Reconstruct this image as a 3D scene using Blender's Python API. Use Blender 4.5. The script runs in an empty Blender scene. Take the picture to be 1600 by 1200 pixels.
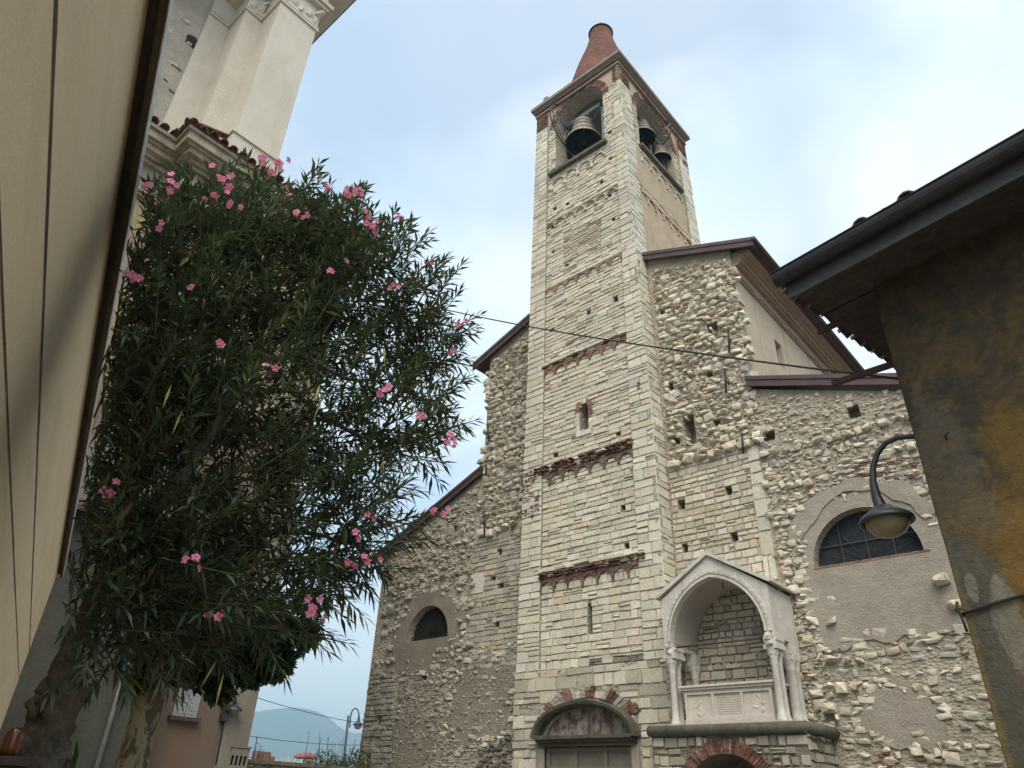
import bpy, bmesh, math, random
from mathutils import Vector, Matrix, noise as mnoise
random.seed(7)
rad = math.radians
SC = bpy.context.scene
COL = SC.collection

# ------------------------------------------------------------------ camera
F_PX, W_PX, H_PX = 1110.0, 1600.0, 1200.0
PITCH, ROLL, YAW = 0.53516489, 0.04313471, -0.74227846
CAM = Vector((0, 0, 1.6))
_f = Vector((math.sin(YAW)*math.cos(PITCH), math.cos(YAW)*math.cos(PITCH), math.sin(PITCH)))
_r0 = Vector((math.cos(YAW), -math.sin(YAW), 0)); _u0 = _r0.cross(_f)
_r = _r0*math.cos(ROLL) + _u0*math.sin(ROLL); _u = _u0*math.cos(ROLL) - _r0*math.sin(ROLL)
cam_d = bpy.data.cameras.new("camera"); cam = bpy.data.objects.new("camera", cam_d); COL.objects.link(cam)
cam_d.sensor_fit = 'HORIZONTAL'; cam_d.sensor_width = 36.0; cam_d.lens = 36.0*F_PX/W_PX
cam_d.clip_start = 0.05; cam_d.clip_end = 20000
m3 = Matrix((_r, _u, -_f)).transposed()
cam.matrix_world = Matrix.Translation(CAM) @ m3.to_4x4()
SC.camera = cam

def ray(px, py):
    return _r*((px-800)/F_PX) - _u*((py-600)/F_PX) + _f
def atY(px, py, Y):
    d = ray(px, py); return CAM + d*((Y-CAM.y)/d.y)
def atX(px, py, X):
    d = ray(px, py); return CAM + d*((X-CAM.x)/d.x)
def atH(px, py, h):
    d = ray(px, py); return CAM + d*(h/math.hypot(d.x, d.y))

# ------------------------------------------------------------------ light
SUN_EL, SUN_AZ = rad(52), rad(145)        # azimuth clockwise from +Y
SUN_DIR = Vector((math.sin(SUN_AZ)*math.cos(SUN_EL), math.cos(SUN_AZ)*math.cos(SUN_EL), math.sin(SUN_EL)))
sd = bpy.data.lights.new("sun", 'SUN'); so = bpy.data.objects.new("sun", sd); COL.objects.link(so)
sd.energy = 2.9; sd.angle = rad(50); sd.color = (1.0, 0.93, 0.81)
so.rotation_euler = (-SUN_DIR).to_track_quat('-Z', 'Y').to_euler()
SC.view_settings.view_transform = 'Standard'; SC.view_settings.look = 'None'
SC.view_settings.exposure = 0.55; SC.view_settings.gamma = 1.0
world = bpy.data.worlds.new("World"); SC.world = world; world.use_nodes = True
def build_world():
    nt = world.node_tree; nt.nodes.clear(); N = nt.nodes.new; L = nt.links.new
    sky = N('ShaderNodeTexSky'); sky.sky_type = 'NISHITA'; sky.sun_disc = False
    sky.sun_elevation = SUN_EL; sky.sun_rotation = SUN_AZ
    sky.air_density = 1.3; sky.dust_density = 2.5; sky.ozone_density = 1.5
    tc = N('ShaderNodeTexCoord'); sep = N('ShaderNodeSeparateXYZ'); L(tc.outputs['Generated'], sep.inputs[0])
    # clouds lie on a flat layer overhead: divide the direction by its height
    zc = N('ShaderNodeMath'); zc.operation = 'MAXIMUM'; zc.inputs[1].default_value = 0.0; L(sep.outputs['Z'], zc.inputs[0])
    za = N('ShaderNodeMath'); za.operation = 'ADD'; za.inputs[1].default_value = 0.35; L(zc.outputs[0], za.inputs[0])
    dv = N('ShaderNodeVectorMath'); dv.operation = 'DIVIDE'; L(tc.outputs['Generated'], dv.inputs[0])
    cmb = N('ShaderNodeCombineXYZ'); [L(za.outputs[0], cmb.inputs[i]) for i in range(3)]
    L(cmb.outputs[0], dv.inputs[1])
    n1 = N('ShaderNodeTexNoise'); n1.inputs['Scale'].default_value = 1.7; n1.inputs['Detail'].default_value = 5
    n1.inputs['Roughness'].default_value = 0.52; n1.inputs['Distortion'].default_value = 0.35; L(dv.outputs[0], n1.inputs['Vector'])
    r1 = N('ShaderNodeValToRGB'); L(n1.outputs['Fac'], r1.inputs[0])
    r1.color_ramp.elements[0].position = 0.40; r1.color_ramp.elements[0].color = (0.47,)*3+(1,)
    r1.color_ramp.elements[1].position = 0.57; r1.color_ramp.elements[1].color = (0.98,)*3+(1,)
    n2 = N('ShaderNodeTexNoise'); n2.inputs['Scale'].default_value = 3.0; n2.inputs['Detail'].default_value = 5; L(dv.outputs[0], n2.inputs['Vector'])
    r2 = N('ShaderNodeValToRGB'); L(n2.outputs['Fac'], r2.inputs[0])
    r2.color_ramp.elements[0].position = 0.35; r2.color_ramp.elements[0].color = (6.0, 7.2, 8.3, 1)
    r2.color_ramp.elements[1].position = 0.65; r2.color_ramp.elements[1].color = (7.8, 8.2, 8.45, 1)
    # haze band near the horizon
    hz = N('ShaderNodeMapRange'); hz.inputs['From Min'].default_value = 0.0; hz.inputs['From Max'].default_value = 0.35
    hz.inputs['To Min'].default_value = 0.75; hz.inputs['To Max'].default_value = 0.0; L(sep.outputs['Z'], hz.inputs['Value'])
    sk2 = N('ShaderNodeVectorMath'); sk2.operation = 'MULTIPLY'; L(sky.outputs[0], sk2.inputs[0]); sk2.inputs[1].default_value = (1.7, 1.75, 1.7)
    mx = N('ShaderNodeMix'); mx.data_type = 'RGBA'; L(r1.outputs[0], mx.inputs[0]); L(sk2.outputs[0], mx.inputs[6]); L(r2.outputs[0], mx.inputs[7])
    mh = N('ShaderNodeMix'); mh.data_type = 'RGBA'; L(hz.outputs[0], mh.inputs[0]); L(mx.outputs[2], mh.inputs[6]); mh.inputs[7].default_value = (6.3, 7.2, 8.0, 1)
    bg = N('ShaderNodeBackground'); bg.inputs['Strength'].default_value = 0.102; L(mh.outputs[2], bg.inputs['Color'])
    out = N('ShaderNodeOutputWorld'); L(bg.outputs[0], out.inputs['Surface'])
build_world()

# ------------------------------------------------------------------ node helper
class G:
    def __init__(s, name, rough=0.9, spec=0.25):
        s.m = bpy.data.materials.new(name); s.m.use_nodes = True
        s.nt = s.m.node_tree; s.b = s.nt.nodes['Principled BSDF']
        s.b.inputs['Roughness'].default_value = rough; s.b.inputs['Specular IOR Level'].default_value = spec
        s.tc = s.n('ShaderNodeTexCoord'); s.co = s.tc.outputs['Object']
    def n(s, t): return s.nt.nodes.new(t)
    def l(s, a, b): s.nt.links.new(a, b)
    def scaled(s, v, src=None):
        mp = s.n('ShaderNodeMapping'); mp.inputs['Scale'].default_value = v; s.l(src or s.co, mp.inputs[0]); return mp.outputs[0]
    def noise(s, scale, detail=5, rough=0.55, dist=0.0, vec=None):
        k = s.n('ShaderNodeTexNoise'); k.inputs['Scale'].default_value = scale; k.inputs['Detail'].default_value = detail
        k.inputs['Roughness'].default_value = rough; k.inputs['Distortion'].default_value = dist
        s.l(vec or s.co, k.inputs['Vector']); return k.outputs['Fac']
    def voro(s, scale, feature='F1', vec=None, out='Distance'):
        k = s.n('ShaderNodeTexVoronoi'); k.feature = feature; k.inputs['Scale'].default_value = scale
        s.l(vec or s.co, k.inputs['Vector']); return k.outputs[out]
    def ramp(s, fac, stops):
        k = s.n('ShaderNodeValToRGB'); s.l(fac, k.inputs[0]); e = k.color_ramp.elements
        while len(e) < len(stops): e.new(0.5)
        for el, (p, c) in zip(e, stops):
            el.position = p; el.color = (c, c, c, 1) if isinstance(c, (int, float)) else tuple(c)+(1,)
        return k.outputs[0]
    def _in(s, sock, v):
        if hasattr(v, 'links'): s.l(v, sock)
        elif isinstance(v, (int, float)): sock.default_value = v
        else: sock.default_value = tuple(v)+(1,)
    def mix(s, fac, a, b, mode='MIX'):
        k = s.n('ShaderNodeMix'); k.data_type = 'RGBA'; k.blend_type = mode
        s._in(k.inputs[0], fac); s._in(k.inputs[6], a); s._in(k.inputs[7], b); return k.outputs[2]
    def math(s, op, a, b=0.0):
        k = s.n('ShaderNodeMath'); k.operation = op
        for i, v in enumerate((a, b)):
            if hasattr(v, 'links'): s.l(v, k.inputs[i])
            else: k.inputs[i].default_value = v
        return k.outputs[0]
    def attr(s, name='Col'):
        k = s.n('ShaderNodeAttribute'); k.attribute_name = name; return k.outputs['Color']
    def sep(s, vec=None):
        k = s.n('ShaderNodeSeparateXYZ'); s.l(vec or s.co, k.inputs[0]); return k.outputs
    def done(s, col, height=None, strength=0.5, dist=0.02, rough=None):
        s._in(s.b.inputs['Base Color'], col)
        if height is not None:
            k = s.n('ShaderNodeBump'); k.inputs['Strength'].default_value = strength; k.inputs['Distance'].default_value = dist
            s.l(height, k.inputs['Height']); s.l(k.outputs[0], s.b.inputs['Normal'])
        if rough is not None: s.l(rough, s.b.inputs['Roughness'])
        return s.m

def m_stone(name, stain=(0.25, 0.23, 0.19), amt=0.55, bump=0.5, fine=14):
    g = G(name, 0.92, 0.15)
    c = g.attr()
    f = g.noise(fine, 6, 0.65)
    c = g.mix(1.0, c, g.ramp(f, [(0.28, 0.72), (0.72, 1.15)]), 'MULTIPLY')
    big = g.noise(0.55, 5, 0.6, 0.4)
    c = g.mix(g.math('MULTIPLY', g.ramp(big, [(0.5, 0.0), (0.75, 1.0)]), amt), c, stain)
    streak = g.noise(1.0, 4, 0.6, 0.2, g.scaled((2.4, 2.4, 0.22)))
    c = g.mix(g.math('MULTIPLY', g.ramp(streak, [(0.55, 0.0), (0.78, 1.0)]), amt*0.6), c, (0.30, 0.28, 0.23))
    spots = g.noise(38, 3, 0.7)
    c = g.mix(g.ramp(spots, [(0.58, 0.0), (0.70, 0.6)]), c, (0.22, 0.20, 0.165))
    h = g.math('ADD', g.math('MULTIPLY', g.noise(9, 6, 0.7), 0.7), g.math('MULTIPLY', g.noise(45, 3, 0.7), 0.3))
    return g.done(c, h, bump, 0.03)
def m_mortar(name, a, b, cc=(0.2, 0.18, 0.15)):
    g = G(name, 0.95, 0.1)
    n1 = g.noise(1.1, 6, 0.65, 0.5); n2 = g.noise(13, 6, 0.7)
    c = g.mix(g.ramp(n1, [(0.35, 0.0), (0.65, 1.0)]), a, b)
    c = g.mix(1.0, c, g.ramp(n2, [(0.28, 0.62), (0.72, 1.25)]), 'MULTIPLY')
    v = g.voro(3.4, 'F1', g.scaled((1, 1, 1.7)), 'Color')
    c = g.mix(0.22, c, g.ramp(g.sep(v)[0], [(0.0, (0.17, 0.15, 0.12)), (0.55, (0.36, 0.32, 0.26)), (1.0, (0.52, 0.48, 0.41))]))
    c = g.mix(g.ramp(g.noise(0.5, 5, 0.7), [(0.5, 0.0), (0.8, 0.8)]), c, cc)
    h = g.math('ADD', g.noise(6, 8, 0.75), g.math('MULTIPLY', g.voro(9, 'F1', g.scaled((1, 1, 1.6))), 0.5))
    return g.done(c, h, 1.0, 0.12)
def m_plaster(name, a, b, stain=(0.2, 0.18, 0.14), s=0.7, bump=0.35, amt=0.6):
    g = G(name, 0.93, 0.12)
    c = g.mix(g.ramp(g.noise(s, 6, 0.65, 0.6), [(0.35, 0.0), (0.65, 1.0)]), a, b)
    c = g.mix(1.0, c, g.ramp(g.noise(22, 5, 0.7), [(0.3, 0.82), (0.7, 1.12)]), 'MULTIPLY')
    st = g.noise(1.3, 6, 0.7, 0.2, g.scaled((1.6, 1.6, 0.35)))
    c = g.mix(g.math('MULTIPLY', g.ramp(st, [(0.5, 0.0), (0.8, 1.0)]), amt), c, stain)
    pit = g.noise(s*11, 5, 0.75); c = g.mix(g.ramp(pit, [(0.60, 0.0), (0.70, min(1.0, bump*1.2))]), c, tuple(x*0.45 for x in a))
    h = g.math('ADD', g.noise(4, 7, 0.72), g.math('MULTIPLY', g.noise(30, 4, 0.72), 0.45))
    return g.done(c, h, min(1.0, bump*1.3), 0.05)
def m_plain(name, col, rough=0.6, metal=0.0, var=0.25, scale=6, spec=0.4, bump=0.15):
    g = G(name, rough, spec); g.b.inputs['Metallic'].default_value = metal
    f = g.noise(scale, 5, 0.65)
    c = g.mix(1.0, col, g.ramp(f, [(0.3, 1-var), (0.7, 1+var)]), 'MULTIPLY')
    return g.done(c, f, bump, 0.01)

M = {}
M['tower_stone'] = m_stone('tower_limestone', (0.33, 0.29, 0.23), 0.45)
M['rubble'] = m_stone('rubble_stone', (0.36, 0.325, 0.255), 0.35, 0.8, 10)
def _bk():
    g = G('old_red_brick', 0.93, 0.12); c = g.attr()
    v = g.voro(7.5, 'F1', g.scaled((0.8, 0.8, 2.4)), 'Color'); c = g.mix(1.0, c, g.ramp(g.sep(v)[0], [(0, 0.6), (1, 1.3)]), 'MULTIPLY')
    c = g.mix(g.ramp(g.noise(7, 5, 0.72), [(0.55, 0.0), (0.68, 0.75)]), c, (0.33, 0.28, 0.22))
    c = g.mix(g.ramp(g.noise(2.2, 6, 0.7), [(0.5, 0.0), (0.7, 0.8)]), c, (0.075, 0.055, 0.045))
    return g.done(c, g.math('ADD', g.noise(9, 6, 0.7), g.noise(40, 3, 0.7)), 0.8, 0.04)
M['brick'] = _bk()
M['mortar_tower'] = m_mortar('tower_mortar', (0.50, 0.455, 0.365), (0.40, 0.36, 0.285))
M['mortar'] = m_mortar('facade_mortar', (0.54, 0.475, 0.375), (0.46, 0.40, 0.315), (0.40, 0.35, 0.275))
M['mortar_dark'] = m_mortar('lower_mortar', (0.26, 0.235, 0.185), (0.19, 0.17, 0.13), (0.12, 0.11, 0.085))
M['plaster_grey'] = m_plaster('grey_render', (0.36, 0.32, 0.265), (0.30, 0.26, 0.21), (0.22, 0.19, 0.15), 0.9, 0.8)
M['plaster_dark'] = m_plaster('dark_render', (0.29, 0.25, 0.195), (0.23, 0.20, 0.155), (0.14, 0.125, 0.095), 0.9, 0.9)
M['plaster_tan'] = m_plaster('tan_render', (0.50, 0.40, 0.29), (0.40, 0.32, 0.23), (0.33, 0.26, 0.19), 1.1, 0.8)
M['clere'] = m_plaster('clerestory_render', (0.47, 0.385, 0.295), (0.42, 0.345, 0.265), (0.32, 0.24, 0.17), 0.6, 0.15, 0.4)
M['clere_corn'] = m_plaster('clerestory_cornice_render', (0.36, 0.27, 0.20), (0.30, 0.22, 0.16), (0.2, 0.14, 0.1), 0.6, 0.2, 0.6)
M['marble'] = m_plaster('white_marble', (0.60, 0.57, 0.51), (0.50, 0.47, 0.415), (0.22, 0.20, 0.165), 1.8, 0.35, 0.75)
M['marble_pink'] = m_plaster('pinkish_marble', (0.58, 0.525, 0.465), (0.52, 0.465, 0.41), (0.34, 0.30, 0.25), 1.8, 0.25, 0.6)
M['slab'] = m_plaster('mossy_stone', (0.17, 0.155, 0.12), (0.10, 0.095, 0.07), (0.045, 0.045, 0.032), 1.6, 0.8, 0.8)
M['copper'] = m_plain('brown_sheet_metal', (0.085, 0.052, 0.05), 0.45, 0.35, 0.2, 3)
M['hood'] = m_plaster('dark_mossy_moulding', (0.12, 0.112, 0.085), (0.075, 0.072, 0.054), (0.03, 0.032, 0.024), 2.2, 0.8, 0.8)
M['eave_brown'] = m_plain('brown_eave_board', (0.085, 0.066, 0.048), 0.85, 0, 0.4, 5)
M['rooftile'] = m_plain('terracotta_tile', (0.16, 0.075, 0.05), 0.85, 0, 0.5, 7)
M['rooftile_dark'] = m_plain('dark_roof_tile', (0.06, 0.04, 0.034), 0.85, 0, 0.5, 7)
M['glass_dark'] = m_plain('dark_window_glass', (0.018, 0.021, 0.026), 0.35, 0, 0.5, 4, 0.4)
M['iron'] = m_plain('dark_iron', (0.03, 0.028, 0.027), 0.6, 0.5, 0.3)
M['rust'] = m_plain('rusty_iron', (0.07, 0.035, 0.022), 0.8, 0.2, 0.4)
M['galv'] = m_plain('galvanised_steel', (0.20, 0.21, 0.225), 0.5, 0.5, 0.2)
M['bronze'] = m_plain('bell_bronze', (0.22, 0.195, 0.16), 0.7, 0.1, 0.4, 4)
M['bronze_in'] = m_plain('bell_inside', (0.012, 0.012, 0.011), 0.9, 0, 0.3, 4)
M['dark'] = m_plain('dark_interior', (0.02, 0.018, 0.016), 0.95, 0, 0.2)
M['wood_dark'] = m_plain('dark_old_timber', (0.045, 0.036, 0.028), 0.85, 0, 0.45, 9)
M['gutter'] = m_plain('dark_gutter_metal', (0.03, 0.03, 0.03), 0.6, 0.2, 0.3, 3)
M['lamp_dark'] = m_plain('dark_lamp_metal', (0.045, 0.047, 0.052), 0.45, 0.4, 0.2, 8)
M['lamp_grey'] = m_plain('green_grey_lamp_metal', (0.10, 0.125, 0.13), 0.5, 0.3, 0.2, 8)
M['lamp_glass'] = m_plain('yellowed_lamp_glass', (0.22, 0.19, 0.11), 0.35, 0, 0.25, 8)
M['lamp_white'] = m_plain('milky_lamp_glass', (0.55, 0.58, 0.58), 0.3, 0, 0.1, 8)
M['cable'] = m_plain('black_cable', (0.02, 0.018, 0.017), 0.7, 0, 0.2)

# ------------------------------------------------------------------ mesh helper
def link(o): COL.objects.link(o); return o
def tag(o, label=None, cat=None, group=None, kind=None):
    if label: o['label'] = label
    if cat: o['category'] = cat
    if group: o['group'] = group
    if kind: o['kind'] = kind
    return o
def thing(name, label, cat, loc=(0, 0, 0), group=None, rz=0.0):
    o = bpy.data.objects.new(name, None); link(o); o.location = loc; o.rotation_euler = (0, 0, rz)
    o.empty_display_size = 0.3
    return tag(o, label, cat, group)

class MB:
    def __init__(s): s.v = []; s.f = []; s.c = []; s.col = (0.5, 0.5, 0.5); s.sm = []
    def add(s, vs, fs, col=None, smooth=False):
        o = len(s.v); s.v += [tuple(p) for p in vs]; s.f += [tuple(i+o for i in f) for f in fs]
        s.c += [col or s.col]*len(vs); s.sm += [smooth]*len(fs)
    def box(s, a, b, col=None):
        (x0, y0, z0), (x1, y1, z1) = a, b
        s.add([(x0,y0,z0),(x1,y0,z0),(x1,y1,z0),(x0,y1,z0),(x0,y0,z1),(x1,y0,z1),(x1,y1,z1),(x0,y1,z1)],
              [(0,3,2,1),(4,5,6,7),(0,1,5,4),(1,2,6,5),(2,3,7,6),(3,0,4,7)], col)
    def obox(s, O, U, V, N, u, v, w, col=None):
        O, U, V, N = map(Vector, (O, U, V, N)); P = []
        for k in w:
            for (i, j) in ((0,0),(1,0),(1,1),(0,1)): P.append(O+U*u[i]+V*v[j]+N*k)
        s.add(P, [(0,3,2,1),(4,5,6,7),(0,1,5,4),(1,2,6,5),(2,3,7,6),(3,0,4,7)], col)
    def tube(s, pts, r, n=8, cap=True, col=None, smooth=True):
        pts = [Vector(p) for p in pts]; R = r if isinstance(r, (list, tuple)) else [r]*len(pts)
        vs = []; fs = []; prev = None
        for i, p in enumerate(pts):
            t = (pts[min(i+1, len(pts)-1)]-pts[max(i-1, 0)]).normalized()
            if prev is None:
                a = Vector((0, 0, 1)) if abs(t.z) < 0.9 else Vector((1, 0, 0)); x = t.cross(a).normalized()
            else: x = (prev - t*prev.dot(t)).normalized()
            prev = x; y = t.cross(x)
            for k in range(n):
                an = 2*math.pi*k/n; vs.append(p + x*(R[i]*math.cos(an)) + y*(R[i]*math.sin(an)))
        for i in range(len(pts)-1):
            for k in range(n):
                a = i*n+k; b = i*n+(k+1) % n; fs.append((a, b, b+n, a+n))
        if cap: fs.append(tuple(range(n-1, -1, -1))); fs.append(tuple(range((len(pts)-1)*n, len(pts)*n)))
        s.add(vs, fs, col, smooth)
    def lathe(s, prof, c, n=24, ax=(0, 0, 1), col=None, smooth=True):
        ax = Vector(ax).normalized(); a = Vector((1, 0, 0)) if abs(ax.x) < 0.9 else Vector((0, 1, 0))
        x = ax.cross(a).normalized(); y = ax.cross(x); c = Vector(c); vs = []; fs = []
        for (r, z) in prof:
            for k in range(n):
                an = 2*math.pi*k/n; vs.append(c+ax*z+x*(r*math.cos(an))+y*(r*math.sin(an)))
        for i in range(len(prof)-1):
            for k in range(n):
                p = i*n+k; q = i*n+(k+1) % n; fs.append((p, q, q+n, p+n))
        s.add(vs, fs, col, smooth)
    def build(s, name, mat, parent=None, kind=None):
        me = bpy.data.meshes.new(name); me.from_pydata(s.v, [], s.f); me.materials.append(mat)
        at = me.attributes.new('Col', 'FLOAT_COLOR', 'POINT')
        flat = []
        for c in s.c: flat += [c[0], c[1], c[2], 1.0]
        at.data.foreach_set('color', flat)
        me.polygons.foreach_set('use_smooth', s.sm)
        me.update()
        o = bpy.data.objects.new(name, me); link(o)
        if parent is not None:
            o.parent = parent
            if parent.type == 'EMPTY':
                o.matrix_parent_inverse = (Matrix.Translation(parent.location) @ parent.rotation_euler.to_matrix().to_4x4()).inverted()
        if kind: o['kind'] = kind
        return o

def fill_poly(outer, holes=()):
    """triangulate a 2D outline with holes: returns verts, tris"""
    bm = bmesh.new(); es = []
    for lp in [outer]+list(holes):
        vs = [bm.verts.new((p[0], p[1], 0)) for p in lp]
        for i in range(len(vs)): es.append(bm.edges.new((vs[i], vs[(i+1) % len(vs)])))
    bmesh.ops.triangle_fill(bm, edges=es, use_beauty=True, normal=(0, 0, 1))
    bm.verts.index_update()
    V = [(v.co.x, v.co.y) for v in bm.verts]; T = [tuple(v.index for v in f.verts) for f in bm.faces]
    bm.free(); return V, T
def panel(mb, fr, outer, holes=(), edge=0.0, w=0.0, col=None):
    """wall face in a frame fr(u,v,w); holes = (loop, depth, cap)"""
    V, T = fill_poly(outer, [h[0] for h in holes])
    mb.add([fr(u, v, w) for u, v in V], T, col)
    def rim(lp, d, cap):
        n = len(lp)
        mb.add([fr(u, v, w) for u, v in lp]+[fr(u, v, w-d) for u, v in lp], [(i, (i+1) % n, (i+1) % n+n, i+n) for i in range(n)], col)
        if cap:
            V2, T2 = fill_poly(lp); mb.add([fr(u, v, w-d) for u, v in V2], T2, col)
    for lp, d, cap in holes: rim(lp, d, cap)
    if edge: rim(outer, edge, False)
def rect(u, v, w, h): return [(u-w/2, v-h/2), (u+w/2, v-h/2), (u+w/2, v+h/2), (u-w/2, v+h/2)]
def archloop(u, v0, vs, hw, rise=None, n=14):
    """opening outline: jambs from v0 to vs, arch of half width hw above"""
    rise = rise or hw
    return [(u-hw, v0), (u+hw, v0)] + [(u+hw*math.cos(math.pi*k/n), vs+rise*math.sin(math.pi*k/n)) for k in range(n+1)]
def wobble(lp, a=0.12, step=0.35, seed=0):
    out = []
    for i in range(len(lp)):
        p, q = Vector(lp[i]).to_2d(), Vector(lp[(i+1) % len(lp)]).to_2d(); d = (q-p).length; k = max(1, int(d/step))
        nrm = Vector((q.y-p.y, p.x-q.x)).normalized() if d > 0 else Vector((0, 0))
        for j in range(k):
            t = j/k; b = p.lerp(q, t)
            out.append(tuple(b+nrm*a*2*mnoise.noise((b.x*1.7+seed, b.y*1.7, seed*3.1))))
    return out
def spans1(lp, v):
    xs = []; n = len(lp)
    for i in range(n):
        (x1, y1), (x2, y2) = lp[i], lp[(i+1) % n]
        if (y1 <= v) != (y2 <= v): xs.append(x1+(v-y1)/(y2-y1)*(x2-x1))
    xs.sort(); return list(zip(xs[::2], xs[1::2]))
def spans(loops, v):
    """runs of the first outline at height v, less the runs of the others"""
    out = spans1(loops[0], v)
    for lp in loops[1:]:
        for (c, d) in spans1(lp, v):
            nx = []
            for (a, b) in out:
                if d <= a or c >= b: nx.append((a, b)); continue
                if c > a: nx.append((a, c))
                if d < b: nx.append((d, b))
            out = nx
    return out
def jit(c, a=0.08, hue=0.03):
    k = 1+random.uniform(-a, a); return tuple(max(0.01, x*k*(1+random.uniform(-hue, hue))) for x in c)
def pick(pal): return jit(random.choices([p[0] for p in pal], [p[1] for p in pal])[0], 0.09, 0.025)

def ashlar(mb, fr, loops, hr, lr, joint=0.014, prot=(0.0, 0.03), pal=None, w0=0.0, bev=0.012, miss=0.0, rowtilt=0.0, palf=None, split=0.12):
    vs = [p[1] for p in loops[0]]; v = min(vs); top = max(vs)
    while v < top-0.02:
        h = min(random.uniform(*hr), top-v)
        if top-v-h < hr[0]*0.5: h = top-v
        for (a, b) in spans(loops, v+h*0.5):
            u = a; first = True
            while u < b-0.01:
                sp = random.random() < split
                L = random.uniform(*lr)*(0.8+0.4*random.random())
                if first: L *= random.uniform(0.4, 1.0); first = False
                if b-u-L < lr[0]*0.55: L = b-u
                if random.random() >= miss:
                    for (ya, yb) in (((v, v+h*0.47), (v+h*0.5, v+h)) if sp and h > 0.13 else ((v, v+h),)):
                        j = joint*0.5*random.uniform(0.5, 1.9)
                        x0, x1, y0, y1 = u+j, u+L-j, ya+j*random.uniform(0.4, 1.4), yb-j*random.uniform(0.6, 2.4)
                        if x1-x0 > 0.03 and y1-y0 > 0.03:
                            w = w0+random.uniform(*prot); q = lambda: random.uniform(-1, 1)*min(bev*1.4, 0.022)
                            bb = [(x0, y0), (x1, y0), (x1, y1), (x0, y1)]
                            ff = [(x0+bev+q(), y0+bev+q()), (x1-bev+q(), y0+bev+q()), (x1-bev+q(), y1-bev+q()), (x0+bev+q(), y1-bev+q())]
                            P = [fr(x, y, w0-0.03) for x, y in bb]+[fr(x, y, w+random.uniform(-1, 1)*0.3*(prot[1]-prot[0])) for x, y in ff]
                            mb.add(P, [(4,5,6,7),(0,1,5,4),(1,2,6,5),(2,3,7,6),(3,0,4,7)], pick(palf(u, v) if palf else pal))
                u += L
        v += h

ROCKS = []
def make_rocks():
    rnd = random.Random(3)
    for k in range(40):
        bm = bmesh.new()
        shard = k % 5 < 3
        for i in range(rnd.randint(8, 11) if shard else 0):
            p = Vector((rnd.gauss(0, 1), rnd.gauss(0, 1), rnd.gauss(0, 1))).normalized(); mx = max(abs(p.x), abs(p.y), abs(p.z)); bm.verts.new(p.lerp(p/mx, 0.9)*rnd.uniform(0.8, 1.05))
        for sx in ((-1, 1) if not shard else ()):
            for sy in (-1, 1):
                for sz in (-1, 1):
                    c = Vector((sx*rnd.uniform(0.78, 1.0), sy*rnd.uniform(0.74, 1.0), sz*rnd.uniform(0.6, 0.95)))
                    if rnd.random() < 0.3:      # a knocked-off corner
                        for ax in range(3):
                            q = c.copy(); q[ax] *= rnd.uniform(0.35, 0.6); bm.verts.new(q)
                    else: bm.verts.new(c)
        for i in range(2): bm.verts.new((rnd.uniform(-0.5, 0.5), rnd.uniform(-0.5, 0.5), rnd.uniform(0.9, 1.08)))
        r = bmesh.ops.convex_hull(bm, input=bm.verts[:])
        for v in [g for g in r['geom_interior'] if isinstance(g, bmesh.types.BMVert)]: bm.verts.remove(v)
        bm.verts.index_update()
        ROCKS.append(([v.co.copy() for v in bm.verts], [tuple(v.index for v in f.verts) for f in bm.faces])); bm.free()
make_rocks()
def rock(mb, fr, u, v, su, sv, sw, w, col, rot=0.2):
    V, Fs = random.choice(ROCKS); a = random.uniform(-rot, rot); ca, sa = math.cos(a), math.sin(a)
    tilt = random.uniform(-0.25, 0.25); fl = random.choice((1, -1))
    P = []
    for p in V:
        x, y, z = p.x*fl*su, p.y*sv, p.z*sw
        z += tilt*y
        P.append(fr(u+x*ca-y*sa, v+x*sa+y*ca, w+z))
    mb.add(P, Fs, col)
def rubble(mb, fr, loops, hr, lr, prot, pal, keep=1.0, gapf=None, jitv=0.3, fill=0.5):
    vs = [p[1] for p in loops[0]]; v = min(vs); top = max(vs)
    while v < top-0.05:
        h = random.uniform(*hr)
        for (a, b) in spans(loops, min(v+h*0.5, top-0.03)):
            u = a+random.uniform(0, 0.1)
            while u < b-lr[0]*0.4:
                L = random.uniform(*lr)
                k = keep if gapf is None else gapf(u+L/2, v+h/2)
                if random.random() < k:
                    hh = h*random.uniform(0.62, 1.05); pr = random.uniform(*prot)
                    if random.random() < 0.15: pr *= 1.5
                    su = min(L*0.5, (b-u)*0.55)*random.uniform(0.86, 1.0)
                    rock(mb, fr, u+L/2, v+h/2+random.uniform(-1, 1)*h*jitv*0.5, su, hh*0.5, pr+0.05, -0.03, pick(pal), 0.16)
                u += L*random.uniform(0.98, 1.18)
        v += h*random.uniform(0.9, 1.05)
def slabpoly(mb, fr, outer, holes=(), w0=-0.02, w1=0.03):
    panel(mb, fr, outer, [(h, w1-w0, False) for h in holes], w1-w0, w1)

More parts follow.
